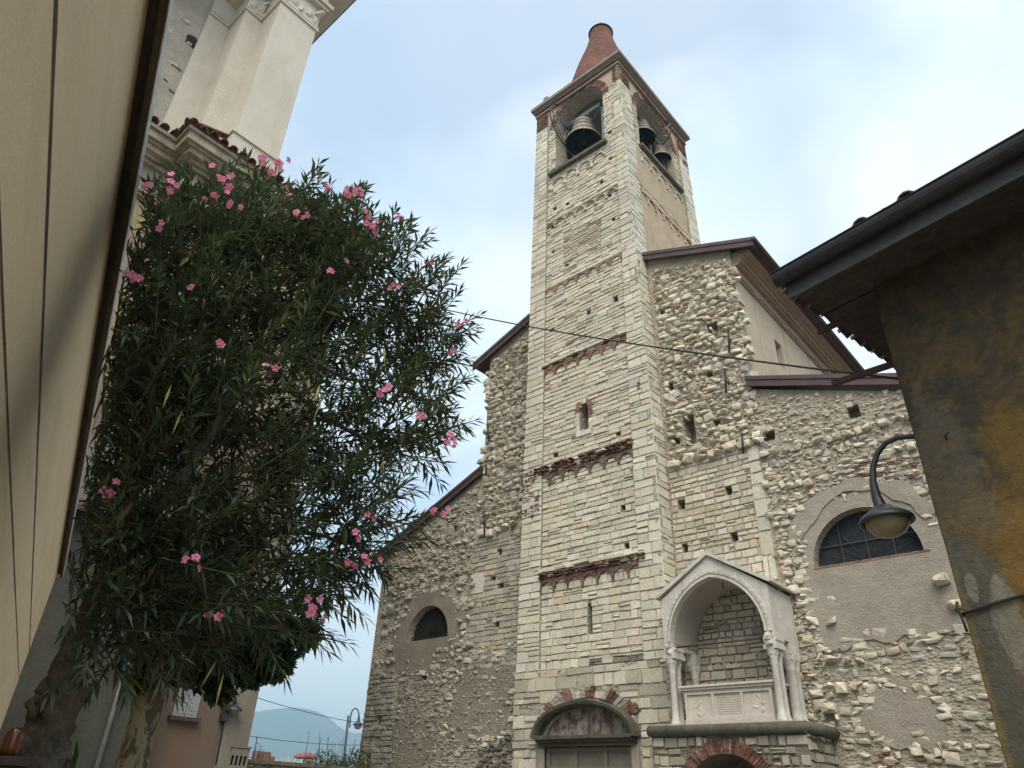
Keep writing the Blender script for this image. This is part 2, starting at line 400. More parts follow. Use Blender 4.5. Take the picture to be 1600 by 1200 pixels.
PAL_TOWER = [((0.61,0.56,0.455),6),((0.585,0.53,0.425),5),((0.62,0.575,0.48),3),((0.55,0.505,0.41),2),((0.57,0.495,0.38),1.4),((0.49,0.46,0.395),0.5),((0.54,0.485,0.385),1.6)]
PAL_QUOIN = [((0.62,0.58,0.485),5),((0.59,0.55,0.45),4),((0.57,0.535,0.455),2),((0.55,0.49,0.385),2),((0.49,0.455,0.385),1)]
PAL_TAN = [((0.47,0.405,0.31),5),((0.43,0.375,0.29),4),((0.50,0.44,0.35),3),((0.40,0.36,0.29),2)]
PAL_RUB = [((0.62,0.565,0.46),5),((0.57,0.51,0.41),4),((0.53,0.475,0.385),3),((0.65,0.605,0.51),1.5),((0.47,0.425,0.345),1.6),((0.55,0.465,0.35),2),((0.36,0.34,0.31),0.5)]
PAL_LOW = [((0.42,0.385,0.315),5),((0.37,0.34,0.275),4),((0.32,0.295,0.245),3),((0.47,0.44,0.37),2),((0.36,0.30,0.22),1)]
PAL_DARKLOW = [((0.27,0.25,0.20),5),((0.22,0.205,0.165),4),((0.32,0.30,0.25),2),((0.17,0.16,0.13),2),((0.38,0.36,0.31),1)]
PAL_BRICK = [((0.20,0.10,0.075),5),((0.16,0.08,0.062),4),((0.24,0.13,0.098),3),((0.13,0.062,0.05),2.5),((0.34,0.24,0.19),1.3)]

# ================================================================== BELL TOWER
TY0, TY1 = 18.0, 24.1
def xl(z): return -15.86+0.0083*z
def xr(z): return -10.30-max(0.0, z-12)*0.0235
PIL_L, PIL_R = -14.89, -11.12
frF = lambda u, v, w: (u, TY0-w, v)
frR = lambda u, v, w: (xr(v)+w, u, v)
frL = lambda u, v, w: (xl(v)-w, u, v)
frB = lambda u, v, w: (u, TY1+w, v)
tower = thing('bell_tower', 'tall pale limestone bell tower with brick cone spire in the middle of the church front', 'bell tower', (-13.1, 21, 0))

bel_f = archloop(-13.08, 26.6, 29.8, 1.36)
bel_r = archloop(21.1, 26.9, 29.55, 1.62)
win_round = archloop(-13.05, 12.95, 13.85, 0.2)
win_slit = archloop(-12.98, 6.1, 6.95, 0.085)
portal = [(-14.6, 0.02), (-11.62, 0.02)] + [(-13.11+1.49*math.cos(math.pi*k/14), 3.2+0.92*math.sin(math.pi*k/14)) for k in range(15)]
blocked = [tuple(atY(x, y, TY0).xz) for x, y in ((879, 413), (937, 387), (937, 340), (879, 362))]
put_f = [(885,316),(865,324),(862,352),(951,304),(957,340),(934,384),(884,410),(862,392),(960,465),(918,486),(860,514),(866,709),(964,675),(971,790),(977,852),(855,882),(857,236),(857,247),(952,246),(938,283),(951,204)]
put_loops = []
for x, y in put_f:
    p = atY(x, y, TY0); put_loops.append(rect(p.x, p.z, random.uniform(0.15, 0.24), random.uniform(0.16, 0.26)))
mid_put = [l for l in put_loops if PIL_L+0.1 < l[0][0] and l[1][0] < PIL_R-0.1]

def shaft():
    mb = MB()
    # recessed centre panel, front
    panel(mb, frF, [(PIL_L, 5.2), (PIL_R, 5.2), (PIL_R, 31.5), (PIL_L, 31.5)],
          [(bel_f, 0.8, False), (win_round, 0.5, True), (win_slit, 0.5, True), (blocked, 0.03, True)]+[(l, 0.35, True) for l in mid_put], w=-0.10)
    panel(mb, frF, [(xl(0), 0), (xr(0), 0), (xr(5.2), 5.2), (xl(5.2), 5.2)], [(portal, 0.4, True)], w=-0.02, edge=0.1)
    panel(mb, frF, [(xl(5.2), 5.2), (PIL_L, 5.2), (PIL_L, 31.5), (xl(31.5), 31.5)], w=-0.02, edge=0.14)
    panel(mb, frF, [(PIL_R, 5.2), (xr(5.2), 5.2), (xr(12), 12), (xr(31.5), 31.5), (PIL_R, 31.5)], w=-0.02, edge=0.14)
    # right face: strips and recessed panel
    panel(mb, frR, [(TY0, 0), (18.86, 0), (18.86, 12), (18.86, 31.5), (TY0, 31.5), (TY0, 12)], w=-0.02, edge=0.12)
    panel(mb, frR, [(23.2, 12), (TY1, 12), (TY1, 31.5), (23.2, 31.5)], w=-0.02, edge=0.12)
    panel(mb, frR, [(18.86, 12), (23.2, 12), (23.2, 31.5), (18.86, 31.5)], [(bel_r, 0.8, False)], w=-0.12)
    # left and back faces
    panel(mb, frL, [(TY0, 0), (TY1, 0), (TY1, 31.5), (TY0, 31.5)], [(bel_r, 0.8, False)], w=-0.02)
    panel(mb, frB, [(xl(16), 12), (xr(16), 12), (xr(31.5), 31.5), (xl(31.5), 31.5)], [(bel_f, 0.8, False)], w=-0.02)
    mb.build('shaft', M['mortar_tower'], tower)
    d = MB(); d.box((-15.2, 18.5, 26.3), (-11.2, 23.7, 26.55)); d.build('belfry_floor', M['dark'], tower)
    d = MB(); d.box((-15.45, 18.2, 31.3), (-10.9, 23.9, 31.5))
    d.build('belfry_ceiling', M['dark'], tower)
shaft()

def facing():
    mb = MB()
    holes = [bel_f, win_round, win_slit, blocked]+mid_put
    def pf(u, v):
        if v > 30.05: return [(c, k) for c, k in PAL_BRICK] if (abs(u+13.08) < 1.95) else PAL_BRICK
        return PAL_TOWER
    # centre panel, a little different in each stage
    stages = [(5.2, 8.25, (0.17, 0.29), (0.22, 0.55)), (8.25, 11.95, (0.16, 0.25), (0.25, 0.62)), (11.95, 16.3, (0.15, 0.21), (0.3, 0.75)),
              (16.3, 20.25, (0.14, 0.2), (0.3, 0.75)), (20.25, 23.85, (0.14, 0.2), (0.28, 0.7)), (23.85, 26.6, (0.14, 0.2), (0.25, 0.6)), (26.6, 30.05, (0.15, 0.22), (0.2, 0.5))]
    for z0, z1, hr, lr in stages:
        ashlar(mb, frF, [[(PIL_L, z0), (PIL_R, z0), (PIL_R, z1), (PIL_L, z1)]]+[[(u, min(max(v, z0), z1)) for u, v in h] for h in holes if max(p[1] for p in h) > z0 and min(p[1] for p in h) < z1],
               hr, lr, 0.018, (-0.012, 0.026), PAL_TOWER, w0=-0.075, bev=0.012)
    ashlar(mb, frF, [blocked], (0.11, 0.16), (0.25, 0.6), 0.02, (-0.01, 0.02), PAL_TAN[:1]+PAL_TOWER[3:], w0=-0.095)
    # corner strips
    ashlar(mb, frF, [[(xl(5.2), 5.2), (PIL_L, 5.2), (PIL_L, 30.05), (xl(30), 30.05)]]+[l for l in put_loops if l[1][0] < PIL_L], (0.19, 0.37), (0.28, 0.85), 0.016, (-0.004, 0.02), PAL_QUOIN)
    ashlar(mb, frF, [[(PIL_R, 5.2), (xr(5.2)+0.015, 5.2), (xr(12)+0.015, 12), (xr(30)+0.015, 30.05), (PIL_R, 30.05)]]+[l for l in put_loops if l[0][0] > PIL_R], (0.19, 0.37), (0.28, 0.85), 0.016, (-0.004, 0.02), PAL_QUOIN)
    # base, flush
    vous = [(-14.9, 0), (-11.32, 0), (-11.32, 3.4)]+[(-13.11+1.8*math.cos(math.pi*k/12), 3.4+1.35*math.sin(math.pi*k/12)) for k in range(13)]+[(-14.9, 3.4)]
    ashlar(mb, frF, [[(xl(0), 0), (xr(0)+0.015, 0), (xr(0)+0.015, 5.2), (xl(0), 5.2)], vous], (0.22, 0.42), (0.3, 0.85), 0.022, (-0.02, 0.03), PAL_QUOIN[1:]+PAL_TOWER[3:]+PAL_LOW[:2])
    ashlar(mb, frF, [[(-13.0, 5.2), (-10.9, 5.2), (-10.9, 5.42), (-13.0, 5.42)]], (0.11, 0.22), (0.25, 0.6), 0.02, (0.0, 0.03), [((0.20,0.19,0.15),2),((0.15,0.14,0.11),1),((0.45,0.42,0.35),1)], w0=-0.03)
    # right face
    ashlar(mb, frR, [[(TY0, 0), (18.7, 0), (18.7, 20), (18.86, 20), (18.86, 30.05), (TY0, 30.05)]], (0.19, 0.37), (0.28, 0.8), 0.016, (-0.004, 0.02), PAL_QUOIN)
    ashlar(mb, frR, [[(23.2, 18), (TY1, 18), (TY1, 30.05), (23.2, 30.05)]], (0.19, 0.37), (0.28, 0.8), 0.016, (-0.004, 0.02), PAL_QUOIN)
    ashlar(mb, frR, [[(18.86, 18), (23.2, 18), (23.2, 30.05), (18.86, 30.05)], [(u, min(v, 30.05)) for u, v in bel_r]], (0.14, 0.2), (0.25, 0.6), 0.02, (-0.005, 0.02), PAL_TAN+PAL_TOWER[:2], w0=-0.1)
    mb.build('stone_facing', M['tower_stone'], tower)
    # tan render left on the upper right-hand panels
    pl = MB()
    for z0, z1, s in ((20.4, 23.7, 1), (24.2, 26.3, 2)):
        slabpoly(pl, frR, wobble([(18.95, z0), (23.1, z0), (23.1, z1), (18.95, z1)], 0.12, 0.4, s), w0=-0.1, w1=-0.07)
    pl.build('render_patch', M['plaster_tan'], tower)
    bk = MB()
    ashlar(bk, frF, [[(xl(30), 30.05), (PIL_L, 30.05), (PIL_L, 31.5), (xl(31.5), 31.5)]], (0.075, 0.095), (0.2, 0.3), 0.014, (0, 0.012), PAL_BRICK)
    ashlar(bk, frF, [[(PIL_R, 30.05), (xr(30)+0.015, 30.05), (xr(31.5)+0.015, 31.5), (PIL_R, 31.5)]], (0.075, 0.095), (0.2, 0.3), 0.014, (0, 0.012), PAL_BRICK)
    ashlar(bk, frR, [[(TY0, 30.05), (18.86, 30.05), (18.86, 31.5), (TY0, 31.5)]], (0.075, 0.095), (0.2, 0.3), 0.014, (0, 0.012), PAL_BRICK)
    ashlar(bk, frR, [[(23.2, 29.3), (TY1, 29.3), (TY1, 31.5), (23.2, 31.5)]], (0.075, 0.095), (0.2, 0.3), 0.014, (0, 0.012), PAL_BRICK)
    # brick arch rings of the belfry openings
    def ring(fr, uc, zs, hw, t, w, n=40):
        for k in range(n):
            a0, a1 = math.pi*k/n+0.006, math.pi*(k+1)/n-0.006; r0, r1 = hw, hw+t
            q = [(r0, a0), (r1, a0), (r1, a1), (r0, a1)]
            P = [fr(uc+r*math.cos(a), zs+r*math.sin(a), w-0.1) for r, a in q]+[fr(uc+r*math.cos(a), zs+r*math.sin(a), w+random.uniform(0, 0.01)) for r, a in q]
            bk.add(P, [(4,5,6,7),(0,1,5,4),(1,2,6,5),(2,3,7,6),(3,0,4,7)], pick(PAL_BRICK))
    ring(frF, -13.08, 29.8, 1.36, 0.36, -0.06); ring(frR, 21.1, 29.55, 1.62, 0.36, -0.08)
    # stray brick repairs
    for z0, z1, u0, u1 in ((10.2, 12.0, xl(11)+0.02, -15.2), (10.3, 11.0, -15.3, -14.95)):
        ashlar(bk, frF, [wobble([(u0, z0), (u1, z0), (u1, z1), (u0, z1)], 0.15, 0.3, z0)], (0.07, 0.09), (0.16, 0.27), 0.014, (0.018, 0.03), PAL_BRICK, miss=0.3)
    ashlar(bk, frF, [rect(-10.72, 13.9, 0.12, 0.3)], (0.1, 0.1), (0.12, 0.12), 0.01, (0.02, 0.03), PAL_BRICK)
    bk.build('brick_facing', M['brick'], tower)
    pt = MB()
    def spandrel(fr, ua, ub, uc, zs, r, w0, w1):
        z0 = 30.06; th = math.asin((z0-zs)/r); A = [(uc-r*math.cos(th+(math.pi-2*th)*k/18), min(31.46, zs+r*math.sin(th+(math.pi-2*th)*k/18))) for k in range(19)]
        slabpoly(pt, fr, [(ua, z0)]+A+[(ub, z0), (ub, 31.5), (ua, 31.5)], w0=w0, w1=w1)
    spandrel(frF, PIL_L+0.02, PIL_R-0.02, -13.08, 29.8, 1.68, -0.10, -0.065); spandrel(frR, 18.88, 23.18, 21.1, 29.55, 1.92, -0.11, -0.085)
    pt.build('belfry_render', M['plaster_tan'], tower)
facing()

def string_course(fr, ua, ub, ztop, n, brick_rows, stone_top, rec, colour, ragged=0.0, drop=0.2, thin=False, name='string_course'):
    """Lombard band: scalloped arches under a moulding"""
    mb = MB(); W = (ub-ua)/n; cw = W*0.11; r = (W-cw)/2; zs = ztop-0.1-r; z0 = zs-drop
    mb.col = colour
    if thin:
        for k in range(n):
            uc = ua+W*(k+0.5)
            mb.tube([fr(uc+r*math.cos(math.pi*j/10), zs+r*math.sin(math.pi*j/10), rec+0.05) for j in range(11)], 0.04, 6, col=jit(colour, 0.15))
            mb.obox(fr(uc-W/2, z0, rec-0.03), *axes(fr, uc, zs), (-0.06, 0.06), (0, drop), (0, 0.12), PAL_QUOIN[0][0])
    else:
        lp = [(ub, ztop), (ua, ztop), (ua, z0)]
        for k in range(n):
            a = ua+W*k; c = a+W/2
            lp += [(a+cw/2, z0), (a+cw/2, zs)] if k == 0 else [(a+cw/2, z0+0.05), (a+cw/2, zs)]
            lp += [(c-r*math.cos(math.pi*j/9), zs+r*math.sin(math.pi*j/9)) for j in range(1, 9)]
            lp += [(c+r, zs), (c+r, z0+0.05)]
        lp += [(ub, z0)]
        slabpoly(mb, fr, lp, w0=rec-0.03, w1=rec+0.06)
    rm = M['brick']
    z = ztop
    for i in range(brick_rows):
        ashlar(mb, fr, [[(ua-0.05, z+0.004), (ub+0.08, z+0.004), (ub+0.08, z+0.1), (ua-0.05, z+0.1)]], (0.09, 0.09), (0.13, 0.27), 0.02, (0.1+0.05*i, 0.15+0.06*i), PAL_BRICK, w0=rec, miss=ragged)
        z += 0.1
    o = mb.build(name, rm, tower)
    if stone_top:
        st = MB(); ashlar(st, fr, [[(ua-0.05, z+0.01), (ub+0.05, z+0.01), (ub+0.05, z+stone_top), (ua-0.05, z+stone_top)]], (stone_top, stone_top), (0.3, 0.8), 0.012, (0.1, 0.13) if brick_rows else (0.03, 0.06), PAL_QUOIN, w0=rec)
        st.build('stone_moulding', M['tower_stone'], o)
def axes(fr, u, v):
    o = Vector(fr(u, v, 0)); return ((Vector(fr(u+1, v, 0))-o), Vector((0, 0, 1)), (Vector(fr(u, v, 1))-o))
# brick shows through worn limewash on the upper bands
RED = (0.30, 0.12, 0.08)
string_course(frF, PIL_L-0.02, PIL_R+0.2, 8.0, 7, 2, 0.14, -0.075, (0.185, 0.105, 0.08), 0.08, 0.12)
string_course(frF, PIL_L-0.25, PIL_R+0.02, 11.72, 7, 3, 0, -0.075, (0.19, 0.115, 0.092), 0.22, 0.1)
string_course(frF, PIL_L-0.02, PIL_R+0.02, 16.15, 7, 1, 0.16, -0.075, (0.26, 0.14, 0.10), 0.35, 0.07)
string_course(frF, PIL_L-0.02, PIL_R-0.02, 20.05, 7, 0, 0.17, -0.075, (0.30, 0.19, 0.14), 0, 0.06)
string_course(frF, PIL_L-0.02, PIL_R-0.05, 23.7, 7, 0, 0.15, -0.075, (0.44, 0.33, 0.26), 0, 0.12, True)
string_course(frF, PIL_L+0.3, PIL_R-0.55, 26.25, 4, 0, 0.1, -0.075, (0.50, 0.45, 0.37), 0, 0.25, True)
string_course(frR, 18.9, 23.2, 23.9, 7, 0, 0.15, -0.1, (0.46, 0.30, 0.21), 0, 0.12, True)
string_course(frR, 19.4, 22.9, 26.5, 5, 0, 0.1, -0.1, (0.50, 0.45, 0.37), 0, 0.2, True)
string_course(frR, 18.9, 20.0, 20.1, 2, 0, 0.15, -0.1, (0.30, 0.19, 0.14), 0, 0.06)

def tower_details():
    # sills of the belfry openings
    s = MB(); s.box((-14.75, 17.86, 26.5), (-11.55, 18.75, 26.66)); s.build('window_sill', M['slab'], tower)
    s = MB(); x = xr(27); s.box((x-0.8, 19.3, 26.78), (x+0.1, 22.95, 26.94)); s.build('window_sill', M['slab'], tower)
    # plastered reveals
    for x0, x1 in ((-14.56, -14.45), (-11.71, -11.62)):
        s = MB(); s.box((x0, 18.1, 26.68), (x1, 18.75, 29.8)); s.build('opening_reveal', M['plaster_tan'], tower)
    # cornice
    c = MB()
    def ringbox(z0, z1, o, q):
        c.box((xl(31)-o, TY0-o, z0), (xr(31)+o, TY1+o, z1))
    ringbox(31.2, 31.3, 0.05, 0); ringbox(31.48, 31.56, 0.09, 0); ringbox(31.56, 31.64, 0.15, 0); ringbox(31.64, 31.83, 0.22, 0)
    # eaves step back into a low pyramid
    a = (xl(31)-0.22, TY0-0.22, xr(31)+0.22, TY1+0.22); ctr = (-13.16, 21.05)
    lo = [(a[0], a[1], 31.83), (a[2], a[1], 31.83), (a[2], a[3], 31.83), (a[0], a[3], 31.83)]
    c.add(lo+[(ctr[0]+sx*1.6, ctr[1]+sy*1.6, 32.5) for sx, sy in ((-1,-1),(1,-1),(1,1),(-1,1))], [(0,1,5,4),(1,2,6,5),(2,3,7,6),(3,0,4,7)])
    for px in ((a[0]+0.9, a[1]+0.15),):
        c.box((px[0]-0.12, px[1]-0.12, 31.8), (px[0]+0.12, px[1]+0.12, 32.1))
    c.build('cornice', M['cornice'], tower)
    # brick spire with a blunt rounded top
    sp = MB(); sp.col = (0.27, 0.115, 0.085)
    prof = [(2.6, 31.85), (2.36, 33), (2.06, 34.2), (1.77, 35.4), (1.48, 36.6), (1.2, 37.6), (0.95, 38.4), (0.76, 39.2), (0.67, 39.7), (0.64, 40.1), (0.62, 40.35), (0.5, 40.5), (0.2, 40.57), (0.02, 40.6)]
    sp.lathe(prof, (-13.75, 21.3, 0), 40)
    so_ = sp.build('spire', M['spire'], tower)
    cp = MB(); cp.tube([(-13.75+0.66*math.cos(k*math.pi/16), 21.3+0.66*math.sin(k*math.pi/16), 40.2) for k in range(33)], 0.06, 6)
    cp.build('cap_ring', M['iron'], so_)
    fn = MB(); fn.tube([(-13.75, 21.3, 40.55), (-13.75, 21.3, 41.4)], [0.03, 0.012], 6); fn.tube([(-13.75, 21.3, 41.0), (-13.67, 21.27, 41.3)], 0.012, 5); fn.build('finial', M['iron'], so_)
    # round window with brick and marble surround
    w = MB(); w.col = PAL_QUOIN[0][0]
    for k in range(13):
        a0, a1 = math.pi*k/13, math.pi*(k+1)/13
        col = pick(PAL_BRICK) if (k < 5 or k > 7) else pick(PAL_QUOIN); t = random.uniform(0.14, 0.24)
        q = [(0.2, a0), (0.2+t, a0), (0.2+t, a1), (0.2, a1)]; P = [frF(-13.05+r*math.cos(x), 13.85+r*math.sin(x), ww) for ww in (-0.12, -0.045) for r, x in q]
        w.add(P, [(4,5,6,7),(0,1,5,4),(1,2,6,5),(2,3,7,6),(3,0,4,7)], col)
    for s in (-1, 1):
        z = 12.95
        while z < 13.8:
            h = random.uniform(0.1, 0.24); h = min(h, 13.85-z); t = random.uniform(0.1, 0.22)
            w.box((-13.05+s*0.2 if s > 0 else -13.25-t, TY0+0.04, z), (-13.05+s*0.2+t if s > 0 else -13.25, TY0+0.11, z+h-0.01), pick(PAL_BRICK) if random.random() < 0.45 else pick(PAL_QUOIN)); z += h
    w.box((-13.4, TY0+0.03, 12.78), (-12.75, TY0+0.11, 12.95), PAL_QUOIN[0][0])
    w.build('window_surround', M['tower_stone'], tower)
    # portal: voussoirs, hood, tympanum, lintel, door
    v = MB(); n = 34
    for k in range(n):
        a0, a1 = math.pi*(k+0.04)/n, math.pi*(k+0.96)/n
        r0 = 1.56; t = random.uniform(0.3, 0.55)*(1.0 if 4 < k < n-4 else 0.5); e = 0.66
        white = (k % 5) in (2, 3, 4) and random.random() < 0.9
        q = [(r0, a0), (r0+t, a0), (r0+t, a1), (r0, a1)]
        P = [frF(-13.11+r*math.cos(x), 3.32+r*math.sin(x)*e, ww) for ww in (-0.05, random.uniform(0.0, 0.05)) for r, x in q]
        v.add(P, [(4,5,6,7),(0,1,5,4),(1,2,6,5),(2,3,7,6),(3,0,4,7)], pick(PAL_QUOIN[3:]+PAL_LOW[:1]) if white else pick(PAL_BRICK))
    v.build('arch_voussoirs', M['brick'], tower)
    h = MB(); N = 24
    prof = [(0.0, -0.05), (0.0, 0.22), (0.06, 0.34), (0.14, 0.36), (0.17, 0.28), (0.17, -0.05)]
    vs = []; fs = []
    for k in range(N+1):
        a = math.pi*k/N
        for (dr, ww) in prof: vs.append(frF(-13.11+(1.52+dr)*math.cos(a)*1.06, 3.3+(0.80+dr)*math.sin(a), ww))
    m = len(prof)
    for k in range(N):
        for j in range(m): fs.append((k*m+j, k*m+(j+1) % m, (k+1)*m+(j+1) % m, (k+1)*m+j))
    h.add(vs, fs); h.build('hood_mould', M['hood'], tower)
    l = MB()
    for z0, z1, p in ((3.1, 3.2, 0.14), (3.2, 3.27, 0.24), (3.27, 3.36, 0.33)): l.box((-14.72-p*0.2, TY0-p, z0), (-11.5+p*0.2, TY0+0.2, z1))
    l.build('lintel', M['hood'], tower)
    t = MB(); V = [(-14.55, 3.36), (-11.67, 3.36)]+[(-13.11+1.5*math.cos(math.pi*k/14), 3.34+0.8*math.sin(math.pi*k/14)) for k in range(1, 14)]
    slabpoly(t, frF, V, w0=-0.2, w1=-0.12); t.build('tympanum', M['fresco'], tower)
    d = MB(); d.box((-14.6, TY0+0.16, 0), (-11.62, TY0+0.24, 3.1))
    for x in (-14.6, -13.62, -12.6, -11.74): d.box((x, TY0+0.08, 0), (x+0.12, TY0+0.155, 3.1))
    for z in (0.2, 1.4, 2.52, 2.98): d.box((-14.48, TY0+0.1, z), (-11.74, TY0+0.15, z+0.09))
    d.build('door', M['old_door'], tower)
    for x0, x1 in ((-14.9, -14.6), (-11.62, -11.38)):
        j = MB(); j.box((x0, TY0-0.04, 0), (x1, TY0+0.2, 3.1)); j.build('door_jamb', M['plaster_grey'], tower)
M['cornice'] = m_plaster('weathered_cornice', (0.27, 0.22, 0.18), (0.21, 0.165, 0.13), (0.10, 0.085, 0.07), 1.0, 0.4)
def _sp():
    g = G('spire_brick', 0.95, 0.1)
    c = g.mix(g.ramp(g.noise(0.8, 5, 0.65), [(0.35, 0.0), (0.65, 1.0)]), (0.165, 0.078, 0.06), (0.115, 0.06, 0.048))
    v = g.voro(5.5, 'F1', g.scaled((1, 1, 2.2)), 'Color'); c = g.mix(1.0, c, g.ramp(g.sep(v)[0], [(0, 0.7), (1, 1.3)]), 'MULTIPLY')
    c = g.mix(g.ramp(g.noise(9, 3, 0.7), [(0.62, 0.0), (0.7, 0.7)]), c, (0.44, 0.35, 0.28))
    return g.done(c, g.noise(12, 5, 0.7), 0.7, 0.05)
M['spire'] = _sp()
def _fr():
    g = G('worn_fresco', 0.9, 0.1)
    c = g.mix(g.ramp(g.noise(1.6, 5, 0.6, 1.0, g.scaled((2.5, 1, 0.8))), [(0.42, 0.0), (0.5, 1.0)]), (0.24, 0.215, 0.18), (0.145, 0.085, 0.065))
    c = g.mix(g.ramp(g.noise(3.1, 5, 0.6), [(0.5, 0.0), (0.6, 0.8)]), c, (0.36, 0.34, 0.31))
    return g.done(c, g.noise(8, 5, 0.7), 0.5, 0.03)
M['fresco'] = _fr()
M['old_door'] = m_plaster('weathered_grey_door', (0.22, 0.21, 0.17), (0.165, 0.16, 0.125), (0.26, 0.23, 0.18), 1.5, 0.3)
tower_details()

M['spoke'] = m_plain('pale_steel_spoke', (0.34, 0.35, 0.36), 0.5, 0.3, 0.15)
# ------------------------------------------------------------------ bells
def church_bell(label, c, d, ax, wheel_off, wheel_r, frame_posts):
    """bell hung at c = centre of the mouth; ax = axle direction (unit, horizontal)"""
    ax = Vector(ax); c = Vector(c); r = d/2; t = thing('church_bell', label, 'bell', c, 'bells of the tower')
    b = MB()
    prof = [(r, 0), (r*1.0, 0.05*d), (r*0.86, 0.12*d), (r*0.72, 0.28*d), (r*0.63, 0.48*d), (r*0.58, 0.66*d), (r*0.57, 0.72*d), (r*0.5, 0.80*d), (r*0.3, 0.85*d), (0.01, 0.86*d)]
    b.lathe(prof, c, 32)
    for z, rr in ((0.3, 0.72), (0.5, 0.635), (0.64, 0.6)):
        b.tube([c+Vector((r*rr*math.cos(k*math.pi/14), r*rr*math.sin(k*math.pi/14), z*d)) for k in range(29)], 0.02, 5, False)
    b.build('bell_body', M['bronze'], t)
    i = MB(); i.lathe([(r*0.985, 0.0), (r*0.85, 0.1*d), (r*0.68, 0.3*d), (r*0.55, 0.6*d), (r*0.3, 0.78*d), (0.01, 0.8*d)], c, 32); i.build('bell_inside', M['bronze_in'], t)
    k = MB(); k.tube([c+Vector((0, 0, 0.7*d)), c+Vector((0, 0, 0.1*d))], 0.025*d, 6); k.lathe([(0.01, -0.06*d), (0.06*d, -0.02*d), (0.07*d, 0.03*d), (0.03*d, 0.1*d)], c, 12); k.build('clapper', M['iron'], t)
    y = MB(); top = c+Vector((0, 0, 0.86*d)); px = ax.cross(Vector((0, 0, 1)))
    for s in (-0.22, -0.07, 0.07, 0.22):
        y.tube([top+ax*(s*d)+px*(0.1*d*math.cos(q))+Vector((0, 0, 0.13*d*math.sin(q))) for q in [math.pi*j/6 for j in range(7)]], 0.022*d, 6)
    yb = top+Vector((0, 0, 0.15*d)); y.obox(yb, ax, px, (0, 0, 1), (-0.62*d, 0.62*d), (-0.06*d, 0.06*d), (0, 0.14*d))
    if wheel_off: y.tube([yb, yb+ax*wheel_off], 0.03*d, 8)
    y.build('yoke', M['galv'], t)
    if wheel_off:
        w = MB(); SPK = MB(); wc = yb+ax*wheel_off; up = Vector((0, 0, 1))
        arc = [wc+px*(wheel_r*math.cos(q))+up*(wheel_r*math.sin(q)) for q in [math.pi*2*j/40 for j in range(41)]]
        w.tube(arc, 0.035, 6)
        inner = [wc+px*(wheel_r*0.93*math.cos(q))+up*(wheel_r*0.93*math.sin(q)) for q in [math.pi*2*j/40 for j in range(41)]]
        w.tube([p+ax*0.08 for p in inner], 0.02, 5)
        for j in range(8):
            q = math.pi*2*j/8+0.2; SPK.tube([wc, wc+px*(wheel_r*math.cos(q))+up*(wheel_r*math.sin(q))], 0.025, 5)
        wo = w.build('wheel', M['iron'], t); SPK.build('spokes', M['spoke'], wo)
    f = MB()
    for a, bpt in frame_posts: f.obox(Vector(a), Vector((1,0,0)), Vector((0,1,0)), Vector(bpt)-Vector(a), (-0.05, 0.05), (-0.05, 0.05), (0, 1))
    f.build('bell_frame', M['galv'], t)
church_bell('largest bronze bell with its iron wheel sticking out of the front belfry opening', (-13.35, 18.8, 28.5), 1.7, (1, 0, 0), -0.98, 1.3,
            [((-12.15, 18.7, 26.6), (-12.15, 18.7, 30.1)), ((-14.25, 19.3, 26.6), (-14.25, 19.3, 29.6)), ((-12.15, 18.6, 30.0), (-13.3, 19.6, 30.9)), ((-12.15, 19.9, 26.6), (-12.15, 19.9, 30.2))])
church_bell('bronze bell nearest the corner in the right hand belfry opening', (-11.45, 21.0, 29.4), 1.25, (0, 1, 0), 1.25, 0.95,
            [((-11.4, 21.6, 26.9), (-11.4, 21.6, 30.0)), ((-11.9, 20.2, 29.8), (-11.9, 21.9, 30.4))])
church_bell('smaller lower bronze bell farther back in the right hand belfry opening', (-11.3, 22.4, 29.0), 1.0, (0, 1, 0), 0, 0,
            [((-11.2, 22.75, 26.9), (-11.2, 22.75, 29.7)), ((-11.7, 21.8, 26.9), (-11.7, 21.8, 29.7))])
# ================================================================== CHURCH FRONT
FY = 18.7
frC = lambda u, v, w: (u, FY-w, v)
XC = -12.9
church = thing('church', 'rubble stone church front with stepped brown metal roofs either side of the tower', 'church', (XC, FY, 0))
NL, NR = -18.5, -7.22          # nave edges
AL, AR = -24.1, -1.6           # aisle edges
def nave_z(x): return 19.95-abs(x-XC)*0.385+0.95
out_c = [(AL, 0), (AR, 0), (AR, 10.75), (NR, 12.85), (NR, nave_z(NR)), (XC, nave_z(XC)), (NL, nave_z(NL)), (NL, 12.95), (AL, 10.6)]
lun_r = [(-6.28, 7.16), (-3.68, 7.16)]+[(-4.98+1.3*math.cos(math.pi*k/20), 7.16+1.34*math.sin(math.pi*k/20)) for k in range(1, 20)]
lun_l = [(-22.1, 6.85), (-19.8, 6.85)]+[(-20.95+1.15*math.cos(math.pi*k/20), 6.85+1.24*math.sin(math.pi*k/20)) for k in range(1, 20)]
slit_r = [(-9.58, 11.6), (-9.18, 11.6), (-9.2, 12.66), (-9.6, 12.66)]
put_c = [(1035,488),(1112,511),(1108,586),(1046,604),(1120,660),(1056,688),(1201,681),(1334,643),(1060,724),(1138,766),(1147,838),(1064,788),(1070,856),(780,862),(781,916),(776,975),(768,1047),(770,1105),(718,1045),(662,1056),(655,852),(711,826),(770,905),(576,1180),(592,1125)]
put_cl = []
for x, y in put_c:
    p = atY(x, y, FY); k = 1.5 if (x, y) in ((1112,511),(1334,643),(1201,681)) else 1.0
    put_cl.append([(u+random.uniform(-.03, .03), v+random.uniform(-.03, .03)) for u, v in rect(p.x, p.z, 0.24*k*random.uniform(0.8, 1.2), 0.26*k*random.uniform(0.8, 1.3))])
